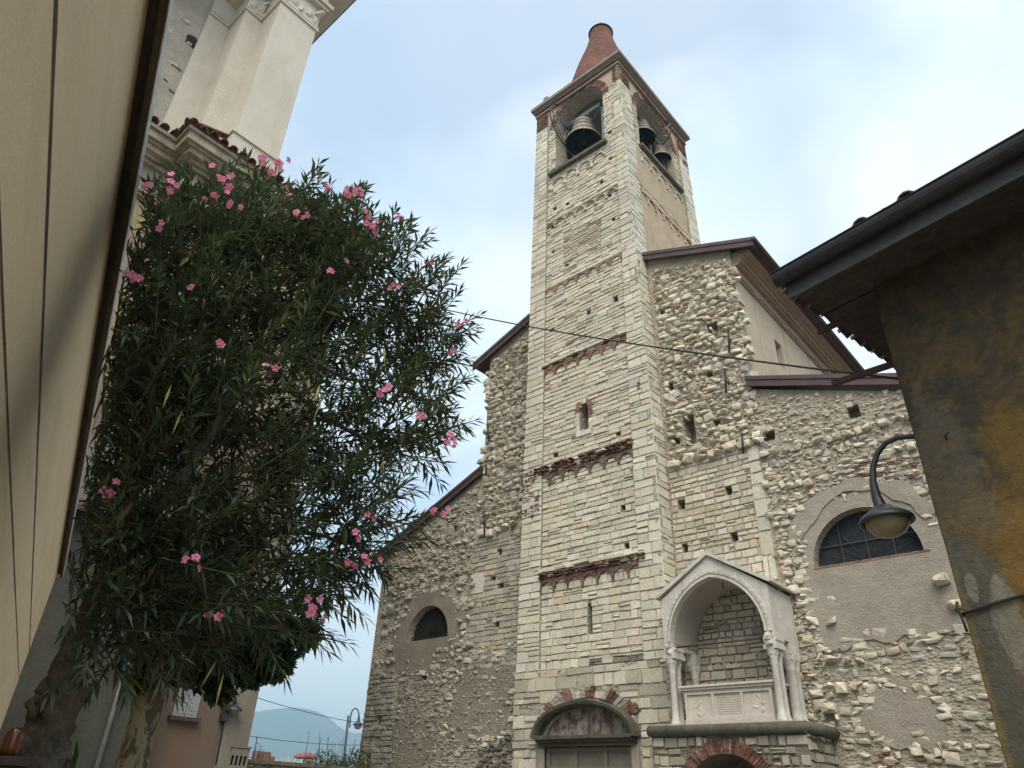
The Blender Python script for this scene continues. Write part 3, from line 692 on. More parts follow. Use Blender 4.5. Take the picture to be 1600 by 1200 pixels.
HOLES_C = [lun_r, lun_l, slit_r]+put_cl
def church_wall():
    mb = MB(); panel(mb, frC, out_c, [(lun_r, 0.55, False), (lun_l, 0.55, False), (slit_r, 0.6, True)]+[(l, 0.4, True) for l in put_cl], w=-0.02, edge=0.6)
    mb.build('front_wall', M['mortar'], church)
church_wall()
PX = lambda *pts: [tuple(atY(x, y, FY).xz) for x, y in pts]

R_OUT = wobble([(-6.55, 5.15), (-3.2, 5.15), (-2.6, 5.3), (-2.6, 7.6)]+[(-4.98+1.85*math.cos(math.pi*k/10), 7.2+1.9*math.sin(math.pi*k/10)) for k in range(1, 10)]+[(-6.7, 7.2)], 0.2, 0.22, 4)
R_LOW = wobble(PX((1345, 1065), (1400, 1052), (1440, 1080), (1470, 1130), (1455, 1165), (1375, 1172), (1348, 1130)), 0.16, 0.2, 9)
L_OUT = wobble([(-22.7, 5.7), (-19.5, 5.7), (-19.0, 6.6), (-19.1, 8.0)]+[(-20.95+1.75*math.cos(math.pi*k/10), 7.0+1.8*math.sin(math.pi*k/10)) for k in range(1, 10)]+[(-22.8, 7.0)], 0.22, 0.22, 21)
L_LOW = wobble([(-19.6, 3.2), (-17.2, 3.3), (-16.5, 4.6), (-16.2, 6.1), (-17.6, 6.3), (-18.9, 5.6)], 0.35, 0.22, 25)
def church_stones():
    mb = MB()
    # nave flanks: rough projecting rubble
    navR = [(-10.25, 11.1), (NR, 11.1), (NR, nave_z(NR)-0.75), (-10.3, nave_z(-10.3)-0.75)]
    rubble(mb, frC, [navR, slit_r]+put_cl, (0.14, 0.30), (0.16, 0.52), (0.03, 0.12), PAL_RUB, 0.96, lambda u, v: 0.98 if v < nave_z(u)-1.1 else 0.7)
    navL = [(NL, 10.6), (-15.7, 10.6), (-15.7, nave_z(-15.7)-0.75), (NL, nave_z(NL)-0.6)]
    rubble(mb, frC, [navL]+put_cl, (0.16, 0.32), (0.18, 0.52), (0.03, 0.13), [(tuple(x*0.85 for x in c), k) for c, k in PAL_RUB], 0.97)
    for k in range(26):  # toothing left sticking out of the nave edge
        z = random.uniform(11.2, nave_z(NR)-1); rock(mb, frC, NR+random.uniform(-0.05, 0.12), z, random.uniform(0.12, 0.26), random.uniform(0.08, 0.14), random.uniform(0.1, 0.2), -0.05, pick(PAL_RUB), 0.1)
        z = random.uniform(11.2, nave_z(NL)-1); rock(mb, frC, NL+random.uniform(-0.12, 0.05), z, random.uniform(0.12, 0.24), random.uniform(0.08, 0.14), random.uniform(0.1, 0.2), -0.05, pick(PAL_RUB), 0.1)
    # ledge where the flank ends above the coursed strip
    x = -10.2
    while x < NR:
        L = random.uniform(0.2, 0.5); rock(mb, frC, x+L/2, 11.06+0.02*math.sin(x*3), L/2, random.uniform(0.09, 0.15), random.uniform(0.16, 0.26), 0.0, pick(PAL_RUB), 0.08); x += L
    x = NL
    while x < -15.8:
        L = random.uniform(0.2, 0.45); rock(mb, frC, x+L/2, 10.45+random.uniform(-0.1, 0.1), L/2, random.uniform(0.1, 0.17), random.uniform(0.14, 0.3), 0.0, pick(PAL_RUB), 0.1); x += L*1.15
    # right aisle: lines of projecting stones and toothing round the window
    def row(pts, s=(0.16, 0.3), p=(0.14, 0.3), keep=0.9, pal=PAL_RUB):
        P = [Vector(q) for q in PX(*pts)]
        for a, b in zip(P[:-1], P[1:]):
            d = (b-a).length; t = 0
            while t < d:
                L = random.uniform(*s)*1.3; q = a.lerp(b, min(1, (t+L/2)/d))
                if random.random() < keep: rock(mb, frC, q.x, q.y+random.uniform(-0.06, 0.06), L/2*random.uniform(0.85, 1), random.uniform(0.075, 0.14), random.uniform(*p)*0.8, -0.04, pick(pal), 0.15)
                t += L*random.uniform(0.95, 1.25)
    row(((1185, 713), (1240, 700), (1300, 683), (1345, 672), (1410, 655), (1445, 640)))
    row(((1190, 728), (1260, 712), (1330, 695)), (0.1, 0.2), (0.05, 0.14), 0.7)
    row(((1190, 757), (1275, 757)), (0.13, 0.22)); row(((1192, 745), (1268, 740)), (0.12, 0.2), (0.05, 0.12))
    row(((1197, 804), (1262, 796)), (0.14, 0.24)); row(((1197, 785), (1235, 782)), (0.12, 0.2), (0.05, 0.12))
    row(((1205, 868), (1258, 864)), (0.14, 0.22)); row(((1205, 851), (1250, 850)), (0.14, 0.22)); row(((1208, 884), (1256, 880)), (0.14, 0.22)); row(((1225, 905), (1248, 904)), (0.2, 0.3))
    row(((1350, 735), (1445, 745)), (0.14, 0.26), (0.05, 0.16)); row(((1395, 700), (1450, 690)), (0.18, 0.3)); row(((1425, 735), (1460, 752)), (0.14, 0.24)); row(((1445, 760), (1465, 770)), (0.14, 0.2))
    row(((1255, 975), (1302, 968)), (0.25, 0.34), (0.14, 0.25)); row(((1255, 1003), (1315, 990)), (0.16, 0.26), (0.06, 0.14)); row(((1290, 1035), (1345, 1028)), (0.2, 0.28), (0.25, 0.4)); row(((1270, 1075), (1345, 1070)), (0.14, 0.24), (0.14, 0.28)); row(((1285, 1105), (1335, 1100)), (0.24, 0.32), (0.25, 0.4))
    row(((1458, 912), (1490, 905)), (0.3, 0.4), (0.35, 0.5)); row(((1485, 955), (1502, 948)), (0.25, 0.3), (0.3, 0.4)); row(((1290, 940), (1330, 925)), (0.2, 0.3), (0.05, 0.1), 0.6)
    row(((1310, 1005), (1380, 1008)), (0.2, 0.3), (0.06, 0.2), 0.8); row(((1345, 1022), (1380, 1020)), (0.24, 0.4), (0.06, 0.1))
    zone = [(NR, 10.2), (-1.7, 10.0), (-1.7, 10.9), (NR, 12.4)]
    rubble(mb, frC, [zone]+put_cl, (0.12, 0.24), (0.12, 0.4), (0.0, 0.025), [(tuple(x*0.8 for x in c), k) for c, k in PAL_RUB], 0.4)
    zone = [(NR, 8.9), (-1.7, 8.9), (-1.7, 10.1), (NR, 10.2)]
    rubble(mb, frC, [zone, [(-6.4, 8.9)]+[(-5.0+1.75*math.cos(math.pi*k/10), 7.2+2.0*math.sin(math.pi*k/10)) for k in range(9, 0, -1)]+[(-3.2, 8.9)]]+put_cl, (0.14, 0.26), (0.16, 0.42), (0.0, 0.05), PAL_RUB, 0.62)
    zone = [(NR, 3.2), (-6.45, 3.2), (-6.45, 8.9), (NR, 8.9)]
    rubble(mb, frC, [zone]+put_cl, (0.16, 0.28), (0.18, 0.42), (0.0, 0.08), PAL_RUB, 0.8)
    # left aisle
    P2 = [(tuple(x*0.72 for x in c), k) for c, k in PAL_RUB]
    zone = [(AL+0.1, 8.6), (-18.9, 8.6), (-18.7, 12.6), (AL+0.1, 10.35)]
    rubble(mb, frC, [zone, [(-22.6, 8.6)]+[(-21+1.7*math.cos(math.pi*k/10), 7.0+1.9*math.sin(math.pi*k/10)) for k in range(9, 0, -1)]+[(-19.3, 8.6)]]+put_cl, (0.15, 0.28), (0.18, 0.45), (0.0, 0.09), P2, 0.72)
    for pts in (((610, 922), (660, 905)), ((612, 893), (690, 875)), ((690, 900), (740, 888)), ((608, 950), (640, 935)), ((606, 930), (640, 925)), ((595, 962), (635, 950)), ((598, 975), (632, 965)), ((596, 990), (620, 985)), ((600, 1008), (614, 1015)), ((585, 1040), (615, 1030)), ((712, 925), (740, 915)), ((713, 952), (740, 945)), ((716, 972), (735, 965)), ((700, 1002), (730, 1010)), ((690, 1035), (735, 1010)), ((712, 905), (720, 930)), ((735, 890), (740, 915))):
        row(pts, (0.2, 0.32), (0.12, 0.3), 0.85, P2)
    row(((595, 1052), (700, 1042)), (0.14, 0.3), (0.05, 0.14), 0.7, P2)
    zone = [(AL, 2.2), (-22.1, 2.2), (-22.6, 6.0), (AL, 6.0)]
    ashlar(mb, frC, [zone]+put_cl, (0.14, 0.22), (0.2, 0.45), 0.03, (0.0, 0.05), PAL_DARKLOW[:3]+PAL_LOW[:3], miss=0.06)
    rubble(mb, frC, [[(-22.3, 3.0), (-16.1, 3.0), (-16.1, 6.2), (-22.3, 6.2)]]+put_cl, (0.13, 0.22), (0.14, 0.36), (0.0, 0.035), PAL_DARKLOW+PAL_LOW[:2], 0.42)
    rubble(mb, frC, [[(-20.6, 5.2), (-18.9, 5.2), (-18.9, 6.4), (-20.6, 6.4)]]+put_cl, (0.16, 0.26), (0.16, 0.36), (0.0, 0.05), PAL_TAN, 0.8)
    rubble(mb, frC, [[(-18.0, 1.5), (-15.9, 1.5), (-15.9, 3.8), (-18.0, 3.2)]], (0.12, 0.2), (0.12, 0.3), (0.02, 0.1), [((0.12, 0.11, 0.09), 3), ((0.2, 0.185, 0.15), 2), ((0.09, 0.08, 0.07), 1)], 0.8)
    # lower right
    rubble(mb, frC, [[(-6.4, 0.0), (-1.7, 0.0), (-1.7, 5.2), (-6.4, 5.2)], PX((1345, 1060), (1400, 1055), (1450, 1085), (1480, 1140), (1470, 1170), (1360, 1160))]+put_cl, (0.11, 0.22), (0.14, 0.42), (-0.01, 0.03), PAL_LOW+PAL_RUB[:3], 0.6)
    GRIT = [((0.53,0.465,0.37),3),((0.48,0.42,0.33),3),((0.57,0.51,0.415),2),((0.42,0.365,0.29),1.2)]
    for lp in (navR, navL, [(NR, 8.9), (-1.7, 8.9), (-1.7, 10.9), (NR, 12.6)], [(AL+0.1, 8.6), (-18.9, 8.6), (-18.7, 12.6), (AL+0.1, 10.35)], [(NR, 3.2), (-6.45, 3.2), (-6.45, 8.9), (NR, 8.9)]):
        rubble(mb, frC, [lp, lun_r, lun_l, slit_r]+put_cl, (0.07, 0.13), (0.06, 0.2), (-0.005, 0.03), GRIT, 0.42 if lp[0] == (NR, 8.9) else 0.7)
    for lp in ([(-22.3, 2.0), (-16.1, 2.0), (-16.1, 6.3), (-22.3, 6.3)],):
        rubble(mb, frC, [lp]+put_cl, (0.06, 0.12), (0.06, 0.2), (-0.015, 0.008), [(tuple(x*0.66 for x in c), k) for c, k in GRIT], 0.6)
    for lp, k_ in ((R_OUT, 0.8), (R_LOW, 0.9), (L_OUT, 0.7), (L_LOW, 0.7)):
        for i in range(len(lp)):
            a_, b_ = Vector(lp[i]), Vector(lp[(i+1) % len(lp)])
            for j in range(2):
                if random.random() < k_:
                    q = a_.lerp(b_, random.random())+Vector((random.gauss(0, .12), random.gauss(0, .12)))
                    rock(mb, frC, q.x, q.y, random.uniform(0.05, 0.2), random.uniform(0.04, 0.11), random.uniform(0.03, 0.07), -0.01, pick(GRIT+PAL_RUB[:3]), 0.2)
    mb.build('rubble_facing', M['rubble'], church)
    # coursed strips beside the tower
    mb = MB()
    ashlar(mb, frC, [[(-10.25, 3.0), (-7.33, 3.0), (-7.25, 11.0), (-10.25, 11.0)]]+put_cl, (0.14, 0.26), (0.16, 0.46), 0.022, (0.0, 0.025), [(tuple(x*1.08 for x in c), k) for c, k in PAL_TAN]+PAL_TOWER[1:4], rowtilt=0)
    ashlar(mb, frC, [[(-7.62, 7.0), (-7.25, 7.0), (-7.25, 10.9), (-7.62, 10.9)]], (0.35, 0.7), (0.36, 0.4), 0.02, (0.03, 0.05), PAL_QUOIN)
    ashlar(mb, frC, [[(-18.65, 5.6), (-15.9, 5.6), (-15.9, 10.3), (-18.85, 10.3)]]+put_cl, (0.13, 0.24), (0.18, 0.5), 0.02, (0.0, 0.022), PAL_LOW+PAL_TAN[:1])
    ashlar(mb, frC, [[(-16.2, 0), (-15.6, 0), (-15.6, 5.6), (-16.0, 5.6)]], (0.2, 0.4), (0.3, 0.6), 0.02, (0.0, 0.03), PAL_LOW)
    ashlar(mb, frC, [[(-18.8, 8.2), (-18.1, 8.2), (-18.1, 9.0), (-18.8, 9.0)]], (0.7, 0.8), (0.7, 0.8), 0.02, (0.02, 0.03), PAL_QUOIN)
    mb.build('coursed_facing', M['tower_stone'], church)
    # smooth render round the lunettes and patches
    pr = MB()
    slabpoly(pr, frC, R_OUT, [lun_r], w0=-0.03, w1=0.02)
    slabpoly(pr, frC, R_LOW, w0=-0.03, w1=0.015)
    pr.build('render_patch', M['plaster_grey'], church)
    # a raised band over the right lunette
    bd = MB(); V = [(-4.98+1.95*math.cos(math.pi*k/24), 7.3+1.98*math.sin(math.pi*k/24)) for k in range(3, 22)]+[(-4.98+1.6*math.cos(math.pi*k/24), 7.3+1.62*math.sin(math.pi*k/24)) for k in range(21, 2, -1)]
    slabpoly(bd, frC, wobble(V, 0.09, 0.15, 12), w0=-0.02, w1=0.055); bd.build('arch_band', M['plaster_grey'], church)
    pl = MB()
    slabpoly(pl, frC, L_OUT, [lun_l], w0=-0.03, w1=0.02)
    slabpoly(pl, frC, L_LOW, w0=-0.03, w1=0.006)
    slabpoly(pl, frC, wobble([(-22.3, 2.6), (-20.6, 2.4), (-20.2, 3.6), (-21.2, 4.6), (-22.2, 4.2)], 0.2, 0.3, 31), w0=-0.03, w1=0.008)
    pl.build('render_patch', M['plaster_dark'], church)
    bk = MB()
    for pts, s in ((((1365, 1170), (1410, 1160), (1400, 1200), (1350, 1205)), 1), (((1440, 1180), (1480, 1175), (1500, 1205), (1420, 1210)), 2), (((1462, 1015), (1515, 1018), (1515, 1030), (1460, 1024)), 3), (((1297, 1012), (1318, 1015), (1316, 1024), (1295, 1025)), 4), (((600, 862), (612, 858), (606, 905), (597, 905)), 5), (((760, 585), (775, 580), (772, 610), (762, 612)), 6), (((1320, 735), (1350, 720), (1440, 720), (1430, 745), (1340, 745)), 7)):
        ashlar(bk, frC, [wobble(PX(*pts), 0.1, 0.25, s)], (0.07, 0.09), (0.15, 0.27), 0.02, (0.0, 0.035), [((0.27,0.125,0.09),3),((0.22,0.11,0.08),2),((0.33,0.24,0.18),2)], miss=0.35)
    x = -6.3
    while x < -3.7: L = random.uniform(0.2, 0.28); bk.box((x+0.008, FY-0.03, 7.115), (x+L-0.008, FY+0.3, 7.165), pick([((0.25,0.15,0.11),1)])); x += L
    bk.build('brick_facing', M['brick'], church)
church_stones()

def church_details():
    # lunette windows
    for lp, c, z0, hw, h, kind in ((lun_r, -4.98, 7.16, 1.3, 1.34, 0), (lun_l, -20.95, 6.85, 1.15, 1.24, 1)):
        w = MB(); V, T = fill_poly(lp); w.add([frC(u, v, -0.32) for u, v in V], T); win = w.build('lunette_window', M['lattice'] if kind == 0 else M['dark'], church)
        b = MB()
        if kind == 0:
            b.box((c-hw, FY+0.26, z0+0.55), (c+hw, FY+0.29, z0+0.58))
            for dx in (-0.62, 0.0, 0.62): b.box((c+dx-0.012, FY+0.26, z0), (c+dx+0.012, FY+0.29, z0+h*math.sqrt(1-(dx/hw)**2)))
            for k in range(1, 10):
                a = math.pi*k/10; b.tube([(c, FY+0.27, z0), (c+hw*math.cos(a), FY+0.27, z0+h*math.sin(a))], 0.006, 4)
        else:
            for k in range(1, 16):
                a = math.pi*k/16; b.tube([(c+0.2*math.cos(a), FY+0.24, z0+0.2*math.sin(a)), (c+hw*math.cos(a), FY+0.24, z0+h*math.sin(a))], 0.014, 5)
            b.tube([(c+0.2*math.cos(math.pi*k/10), FY+0.24, z0+0.2*math.sin(math.pi*k/10)) for k in range(11)], 0.016, 5)
        b.build('window_grille', M['grille'] if kind == 0 else M['iron'], win)
    # iron wall anchors
    for x, y0, y1 in ((1142, 515, 555), (1137, 580, 618), (1164, 680, 712), (767, 665, 692), (764, 722, 744), (761, 804, 836), (610, 870, 900), (605, 895, 924)):
        a, b_ = atY(x, y0, FY), atY(x+(y1-y0)*0.06, y1, FY); m = MB(); m.tube([(a.x, FY-0.2, a.z), (b_.x, FY-0.2, b_.z)], 0.03, 6)
        m.tube([(a.x*0.5+b_.x*0.5, FY-0.2, (a.z+b_.z)/2), (a.x*0.5+b_.x*0.5, FY+0.02, (a.z+b_.z)/2)], 0.02, 5); m.build('wall_anchor', M['iron'], church)
    # roofs: sheet metal verges with a low pitch
    def roof(name, pts, y0, y1, t, mat):
        mb = MB(); P = [Vector((x, z)) for x, z in pts]; n = len(P)
        vs = [(p.x, y, p.y) for y in (y0, y1) for p in P]+[(p.x, y, p.y-t) for y in (y0, y1) for p in P]
        fs = []
        for i in range(n-1):
            fs += [(i, i+1, n+i+1, n+i), (2*n+i, 3*n+i, 3*n+i+1, 2*n+i+1), (i, 2*n+i, 2*n+i+1, i+1), (n+i, n+i+1, 3*n+i+1, 3*n+i)]
        fs += [(0, n, 3*n, 2*n), (n-1, 3*n-1, 4*n-1, 2*n-1)] if False else [(0, n, 3*n, 2*n), (n-1, 2*n-1, 4*n-1, 3*n-1)]
        mb.add(vs, fs); return mb.build(name, mat, church)
    e = 0.98
    rn = roof('nave_roof', [(NL-0.82, nave_z(NL-0.82)-0.05), (XC, nave_z(XC)-0.05), (NR+0.92, nave_z(NR+0.92)-0.05)], FY-0.2, 46, 0.2, M['copper'])
    f = MB()
    for x0, x1 in ((NL-0.84, XC), (XC, NR+0.94)):
        for dz, dw, hh in ((0.02, 0.27, 0.14), (-0.13, 0.24, 0.2)):
            z0, z1 = nave_z(x0)+dz-0.05, nave_z(x1)+dz-0.05; y = FY-dw
            f.add([(x0, y, z0), (x1, y, z1), (x1, y, z1-hh), (x0, y, z0-hh), (x0, y+0.08, z0), (x1, y+0.08, z1), (x1, y+0.08, z1-hh), (x0, y+0.08, z0-hh)], [(0,1,2,3),(4,7,6,5),(0,4,5,1),(3,2,6,7),(0,3,7,4),(1,5,6,2)])
    f.build('verge_flashing', M['copper'], rn)
    g = MB(); xg = NR+0.98; zg = nave_z(xg)-0.1
    g.tube([(xg, FY-0.3, zg-0.02), (xg, 46, zg-0.02)], 0.085, 8); g.build('gutter', M['copper'], rn)
    for nm, pts, sgn in (('aisle_roof', [(NR-0.05, 13.22), (AR+0.8, 10.95)], 1), ('aisle_roof', [(AL-0.6, 10.62), (NL+0.05, 13.22)], -1)):
        ra = roof(nm, pts, FY-0.12, 44, 0.14, M['copper']); f = MB()
        (x0, z0), (x1, z1) = pts
        for dz, dw, hh in ((0.02, 0.22, 0.13), (-0.12, 0.19, 0.2)):
            y = FY-dw; a, b_ = z0+dz, z1+dz
            f.add([(x0, y, a), (x1, y, b_), (x1, y, b_-hh), (x0, y, a-hh), (x0, y+0.08, a), (x1, y+0.08, b_), (x1, y+0.08, b_-hh), (x0, y+0.08, a-hh)], [(0,1,2,3),(4,7,6,5),(0,4,5,1),(3,2,6,7),(0,3,7,4),(1,5,6,2)])
        f.build('verge_flashing', M['copper'], ra)
    # render strip under the verges
    st = MB()
    for x0, x1, a0, a1 in ((-10.4, NR-0.02, nave_z(-10.4), nave_z(NR)), (NL+0.02, -15.6, nave_z(NL), nave_z(-15.6))):
        slabpoly(st, frC, [(x0, a0-0.5), (x1, a1-0.42), (x1, a1-0.26), (x0, a0-0.26)], w0=-0.03, w1=0.02)
    st.build('render_patch', M['plaster_grey'], church)
    # clerestory side wall with pilaster strips, slit window and moulded cornice
    X0 = NR+0.02; c = MB()
    frS = lambda u, v, w: (X0+w, u, v)
    wl = [(21.55, 15.15), (22.15, 15.15), (22.15, 16.25), (21.55, 16.25)]
    zt = nave_z(X0)-0.3
    panel(c, frS, [(FY+0.02, 12.0), (45, 12.0), (45, zt), (FY+0.02, zt)], [(wl, 0.3, True)], w=0.0)
    y = FY+1.45
    while y < 44: c.box((X0-0.1, y, 12.0), (X0+0.03, y+0.12, zt-1.05)); y += 2.42
    y = FY+2.4
    c.build('clerestory_wall', M['clere'], church)
    k = MB()
    for z0, z1, p in ((zt-1.12, zt-1.05, 0.07), (zt-1.02, zt-0.95, 0.1), (zt-0.62, zt-0.55, 0.2), (zt-0.55, zt-0.42, 0.3), (zt-0.42, zt-0.3, 0.4), (zt-0.3, zt-0.16, 0.62), (zt-0.16, zt-0.06, 0.74)):
        k.box((X0-0.15, FY+0.12, z0), (X0+p, 45, z1))
    k.box((X0-0.14, FY+0.12, zt-0.95), (X0+0.05, 45, zt-0.62))
    y = FY+1.35
    while y < 44:
        for z0, z1, p in ((zt-1.14, zt-0.94, 0.12),): k.box((X0-0.1, y, z0), (X0+p, y+0.35, z1))
        y += 2.42
    k.build('clerestory_cornice', M['clere_corn'], church)
    for fq, lq in ((lambda u, v, w: (NL-0.02-w, u, v), [(FY+0.02, 12), (45, 12), (45, zt), (FY+0.02, zt)]), (lambda u, v, w: (AL-0.02-w, u, v), [(FY+0.02, 0), (44, 0), (44, 10.6), (FY+0.02, 10.6)]), (lambda u, v, w: (AR+0.02, u, v), [(FY, 0), (44, 0), (44, 10.7), (FY, 10.7)])):
        l = MB(); panel(l, fq, lq); l.build('side_wall', M['plaster_dark'], church)
def _lat():
    g = G('latticed_glass', 0.7, 0.12)
    e = g.voro(4.5, 'DISTANCE_TO_EDGE', g.scaled((1, 1, 1)))
    c = g.mix(g.ramp(e, [(0.0, 1.0), (0.025, 0.0)]), g.mix(g.ramp(g.noise(1.2, 3), [(0.4, 0.0), (0.6, 1.0)]), (0.016, 0.019, 0.024), (0.026, 0.029, 0.034)), (0.05, 0.05, 0.05))
    return g.done(c, g.noise(6, 3), 0.2, 0.02)
M['lattice'] = _lat()
M['grille'] = m_plain('grey_lead_bars', (0.05, 0.052, 0.055), 0.6, 0.2, 0.2)
church_details()

# ================================================================== WALL TOMB
def wall_tomb():
    t = thing('wall_tomb', 'white marble canopy tomb with pointed arch and twin columns beside the tower', 'tomb', (-8.5, 17.9, 0))
    XL, XR, YF, YB = -9.98, -7.0, 17.22, FY-0.04; xc = (XL+XR)/2
    zsp, zap = 5.42, 6.92          # arch spring and apex
    hw = (XR-XL)/2-0.2
    def ptarch(h, up, n=10):       # two-centred pointed arch, right to left
        R = (h*h+up*up)/(2*h); P = []
        for s in (1, -1):
            cx = h-R; a1 = math.atan2(up, -cx); A = [a1*k/n for k in range(n+1)]
            L = [(s*(cx+R*math.cos(a)), R*math.sin(a)) for a in A]
            P += L if s == 1 else L[::-1][1:]
        return P
    arch = [(xc+u, zsp+v) for u, v in ptarch(hw, zap-zsp)]
    ze, za = 6.52, 7.5
    gable = [(XL+0.02, zsp-0.1), (XL+0.2, zsp-0.1)]
    fr = lambda u, v, w: (u, YF-w, v)
    out = [(XR-0.2, zsp-0.12), (XR, zsp-0.12), (XR, ze), (xc, za), (XL, ze), (XL, zsp-0.12), (XL+0.2, zsp-0.12)]
    lp = out+arch[::-1]
    g = MB(); slabpoly(g, fr, lp, w0=-0.18, w1=0.0)
    # side walls of the canopy
    for X, s in ((XR, -1), (XL, 1)): g.box((min(X, X+s*0.17), YF+0.182, zsp-0.12), (max(X, X+s*0.17), YB, ze-0.02))
    g.build('canopy', M['marble'], t)
    v = MB()                        # vault and archivolt
    inner = [(xc+u, zsp+w_) for u, w_ in ptarch(hw+0.004, zap-zsp+0.004)]
    vs = [(u, y, z) for y in (YF+0.1, YB) for u, z in inner]; n = len(inner)
    v.add(vs, [(i, i+1, n+i+1, n+i) for i in range(n-1)], smooth=True); v.build('vault', M['marble_in'], t)
    am = MB()
    for r_in, r_out, w0, w1 in ((0.0, 0.05, 0.0, 0.05), (0.09, 0.17, 0.0, 0.035)):
        A = [(xc+u, zsp+z) for u, z in ptarch(hw+r_in, zap-zsp+r_in*1.2)]; B = [(xc+u, zsp+z) for u, z in ptarch(hw+r_out, zap-zsp+r_out*1.25)]
        n = len(A); vs = [fr(*p, w1) for p in A]+[fr(*p, w1) for p in B]+[fr(*p, w0) for p in A]+[fr(*p, w0) for p in B]
        am.add(vs, [f for i in range(n-1) for f in ((i, i+1, n+i+1, n+i), (i, 2*n+i, 2*n+i+1, i+1), (n+i, n+i+1, 3*n+i+1, 3*n+i))])
    rnd = random.Random(5)
    A = [(xc+u, zsp+z) for u, z in ptarch(hw+0.13, zap-zsp+0.16, 16)]
    for i, p in enumerate(A): rock(am, fr, p[0], p[1], 0.036, 0.032, 0.018, 0.03, (0.5, 0.5, 0.5), 0.6)
    am.build('archivolt', M['marble'], t)
    rf = MB()                       # gabled stone roof with projecting edge
    for s in (-1, 1):
        a = (xc, za+0.1); b = (xc+s*((XR-XL)/2+0.04), ze+0.16); c = (xc+s*((XR-XL)/2+0.16), ze+0.10)
        prof = [a, b, c, (c[0], c[1]-0.06), (b[0], b[1]-0.1), (a[0], a[1]-0.1)]
        m = len(prof); vs = [(u, y, z) for y in (YF-0.09, YB) for u, z in prof]
        rf.add(vs, [tuple(range(m)), tuple(range(2*m-1, m-1, -1))]+[(i, (i+1) % m, (i+1) % m+m, i+m) for i in range(m)])
    rf.build('roof_slab', M['marble'], t)
    # columns: twin shafts in front, a stouter pair at the wall
    def col(x, y, r, z0, z1):
        c = MB(); c.lathe([(r*1.5, z0), (r*1.5, z0+0.05), (r*1.2, z0+0.08), (r*1.3, z0+0.11), (r*1.02, z0+0.14), (r, z0+0.3), (r*0.92, z1-0.36), (r*1.02, z1-0.34), (r*0.95, z1-0.31), (r*1.1, z1-0.2), (r*1.55, z1-0.05), (r*1.6, z1)], (x, y, 0), 18)
        for k in range(8):
            an = k*math.pi/4; c.lathe([(0.01, -0.03), (0.03, 0.0), (0.01, 0.03)], (x+r*1.35*math.cos(an), y+r*1.35*math.sin(an), z1-0.1), 6)
        c.box((x-r*1.5, y-r*1.5, z0-0.04), (x+r*1.5, y+r*1.5, z0)); c.build('column', M['marble'], t)
    z0, z1 = 3.48, 5.02
    for x, s in ((XL+0.13, 1), (XR-0.13, -1)):
        col(x, YF+0.1, 0.085, z0, z1); col(x+s*0.0, YF+0.38, 0.075, z0, z1)
        (col(x, YB-0.42, 0.12, z0, z1) if s < 0 else None); col(x, YB-0.14, 0.11, z0, z1)
        im = MB(); im.box((x-0.17, YF-0.03, z1+0.002), (x+0.17, YF+0.52, z1+0.1)); im.box((x-0.14, YF-0.005, z1+0.1), (x+0.14, YF+0.5, z1+0.2)); im.box((x-0.16, YF+0.01, z1+0.2), (x+0.16, YF+0.5, zsp-0.125))
        im.box((x-0.13, YB-(0.6 if s < 0 else 0.3), z1+0.004), (x+0.13, YB-0.01, zsp-0.125))
        lion = []
        for dz, rr, dy in ((0.05, 0.09, -0.05), (0.16, 0.085, -0.09), (0.2, 0.06, -0.15)): rock(im, fr, x, z1+0.1+dz, rr, rr, rr, -dy*0.6, (0.5, 0.5, 0.5), 0.3)
        im.build('impost', M['marble'], t)
    # sarcophagus with three panels; the middle one carries worn lines of an inscription
    s = MB(); sx0, sx1, sy = -9.6, -7.33, YF+0.22
    s.box((sx0-0.02, sy-0.07, 3.47), (sx1+0.02, YB-0.2, 3.58)); s.box((sx0, sy, 3.58), (sx1, YB-0.2, 4.2))
    for z0_, z1_, o in ((4.2, 4.25, 0.04), (4.25, 4.31, 0.09), (4.31, 4.36, 0.13)): s.box((sx0-o, sy-o, z0_), (sx1+o, YB-0.2, z1_))
    w3 = (sx1-sx0)/3
    for k in range(4): s.box((sx0+k*w3-(0.03 if k in (1, 2) else (0 if k == 0 else 0.06)), sy-0.05, 3.583), (sx0+k*w3+(0.03 if k in (1, 2) else (0.06 if k == 0 else 0)), sy+0.01, 4.197))
    for z in (3.584, 4.15): s.box((sx0+0.03, sy-0.045, z), (sx1-0.03, sy+0.012, z+0.045))
    sar = s.build('sarcophagus', M['marble_pink'], t)
    ins = MB(); rnd = random.Random(8)
    for i in range(9):
        x = sx0+w3+0.08; z = 4.09-i*0.052
        while x < sx0+2*w3-0.08:
            L = rnd.uniform(0.02, 0.075); ins.box((x, sy-0.002, z), (min(x+L, sx0+2*w3-0.07), sy+0.01, z+0.018)); x += L+0.016
    ins.build('inscription', M['plaster_grey'], sar)
    fig = MB()
    for cxx in (sx0+w3*0.5, sx0+w3*2.5):
        for k in range(5): rock(fig, fr, cxx+rnd.uniform(-0.1, 0.1), 3.72+k*0.08, rnd.uniform(0.04, 0.1), rnd.uniform(0.04, 0.07), 0.014, -0.22, (0.5, 0.5, 0.5), 0.9)
    fig.build('relief', M['marble_pink'], sar)
    tr = MB(); tr.tube([(XL+0.12, YF+0.12, 5.3), (XR-0.12, YF+0.12, 5.3)], 0.024, 6); tr.tube([(xc+0.1, YF+0.5, zap+0.05), (xc+0.1, YF+0.5, zap-0.2)], 0.015, 5); tr.build('tie_rod', M['rust'], t)
    # base block with brick arch and rounded mossy slab
    b = MB(); bx0, bx1, by = -10.45, -6.55, 17.12
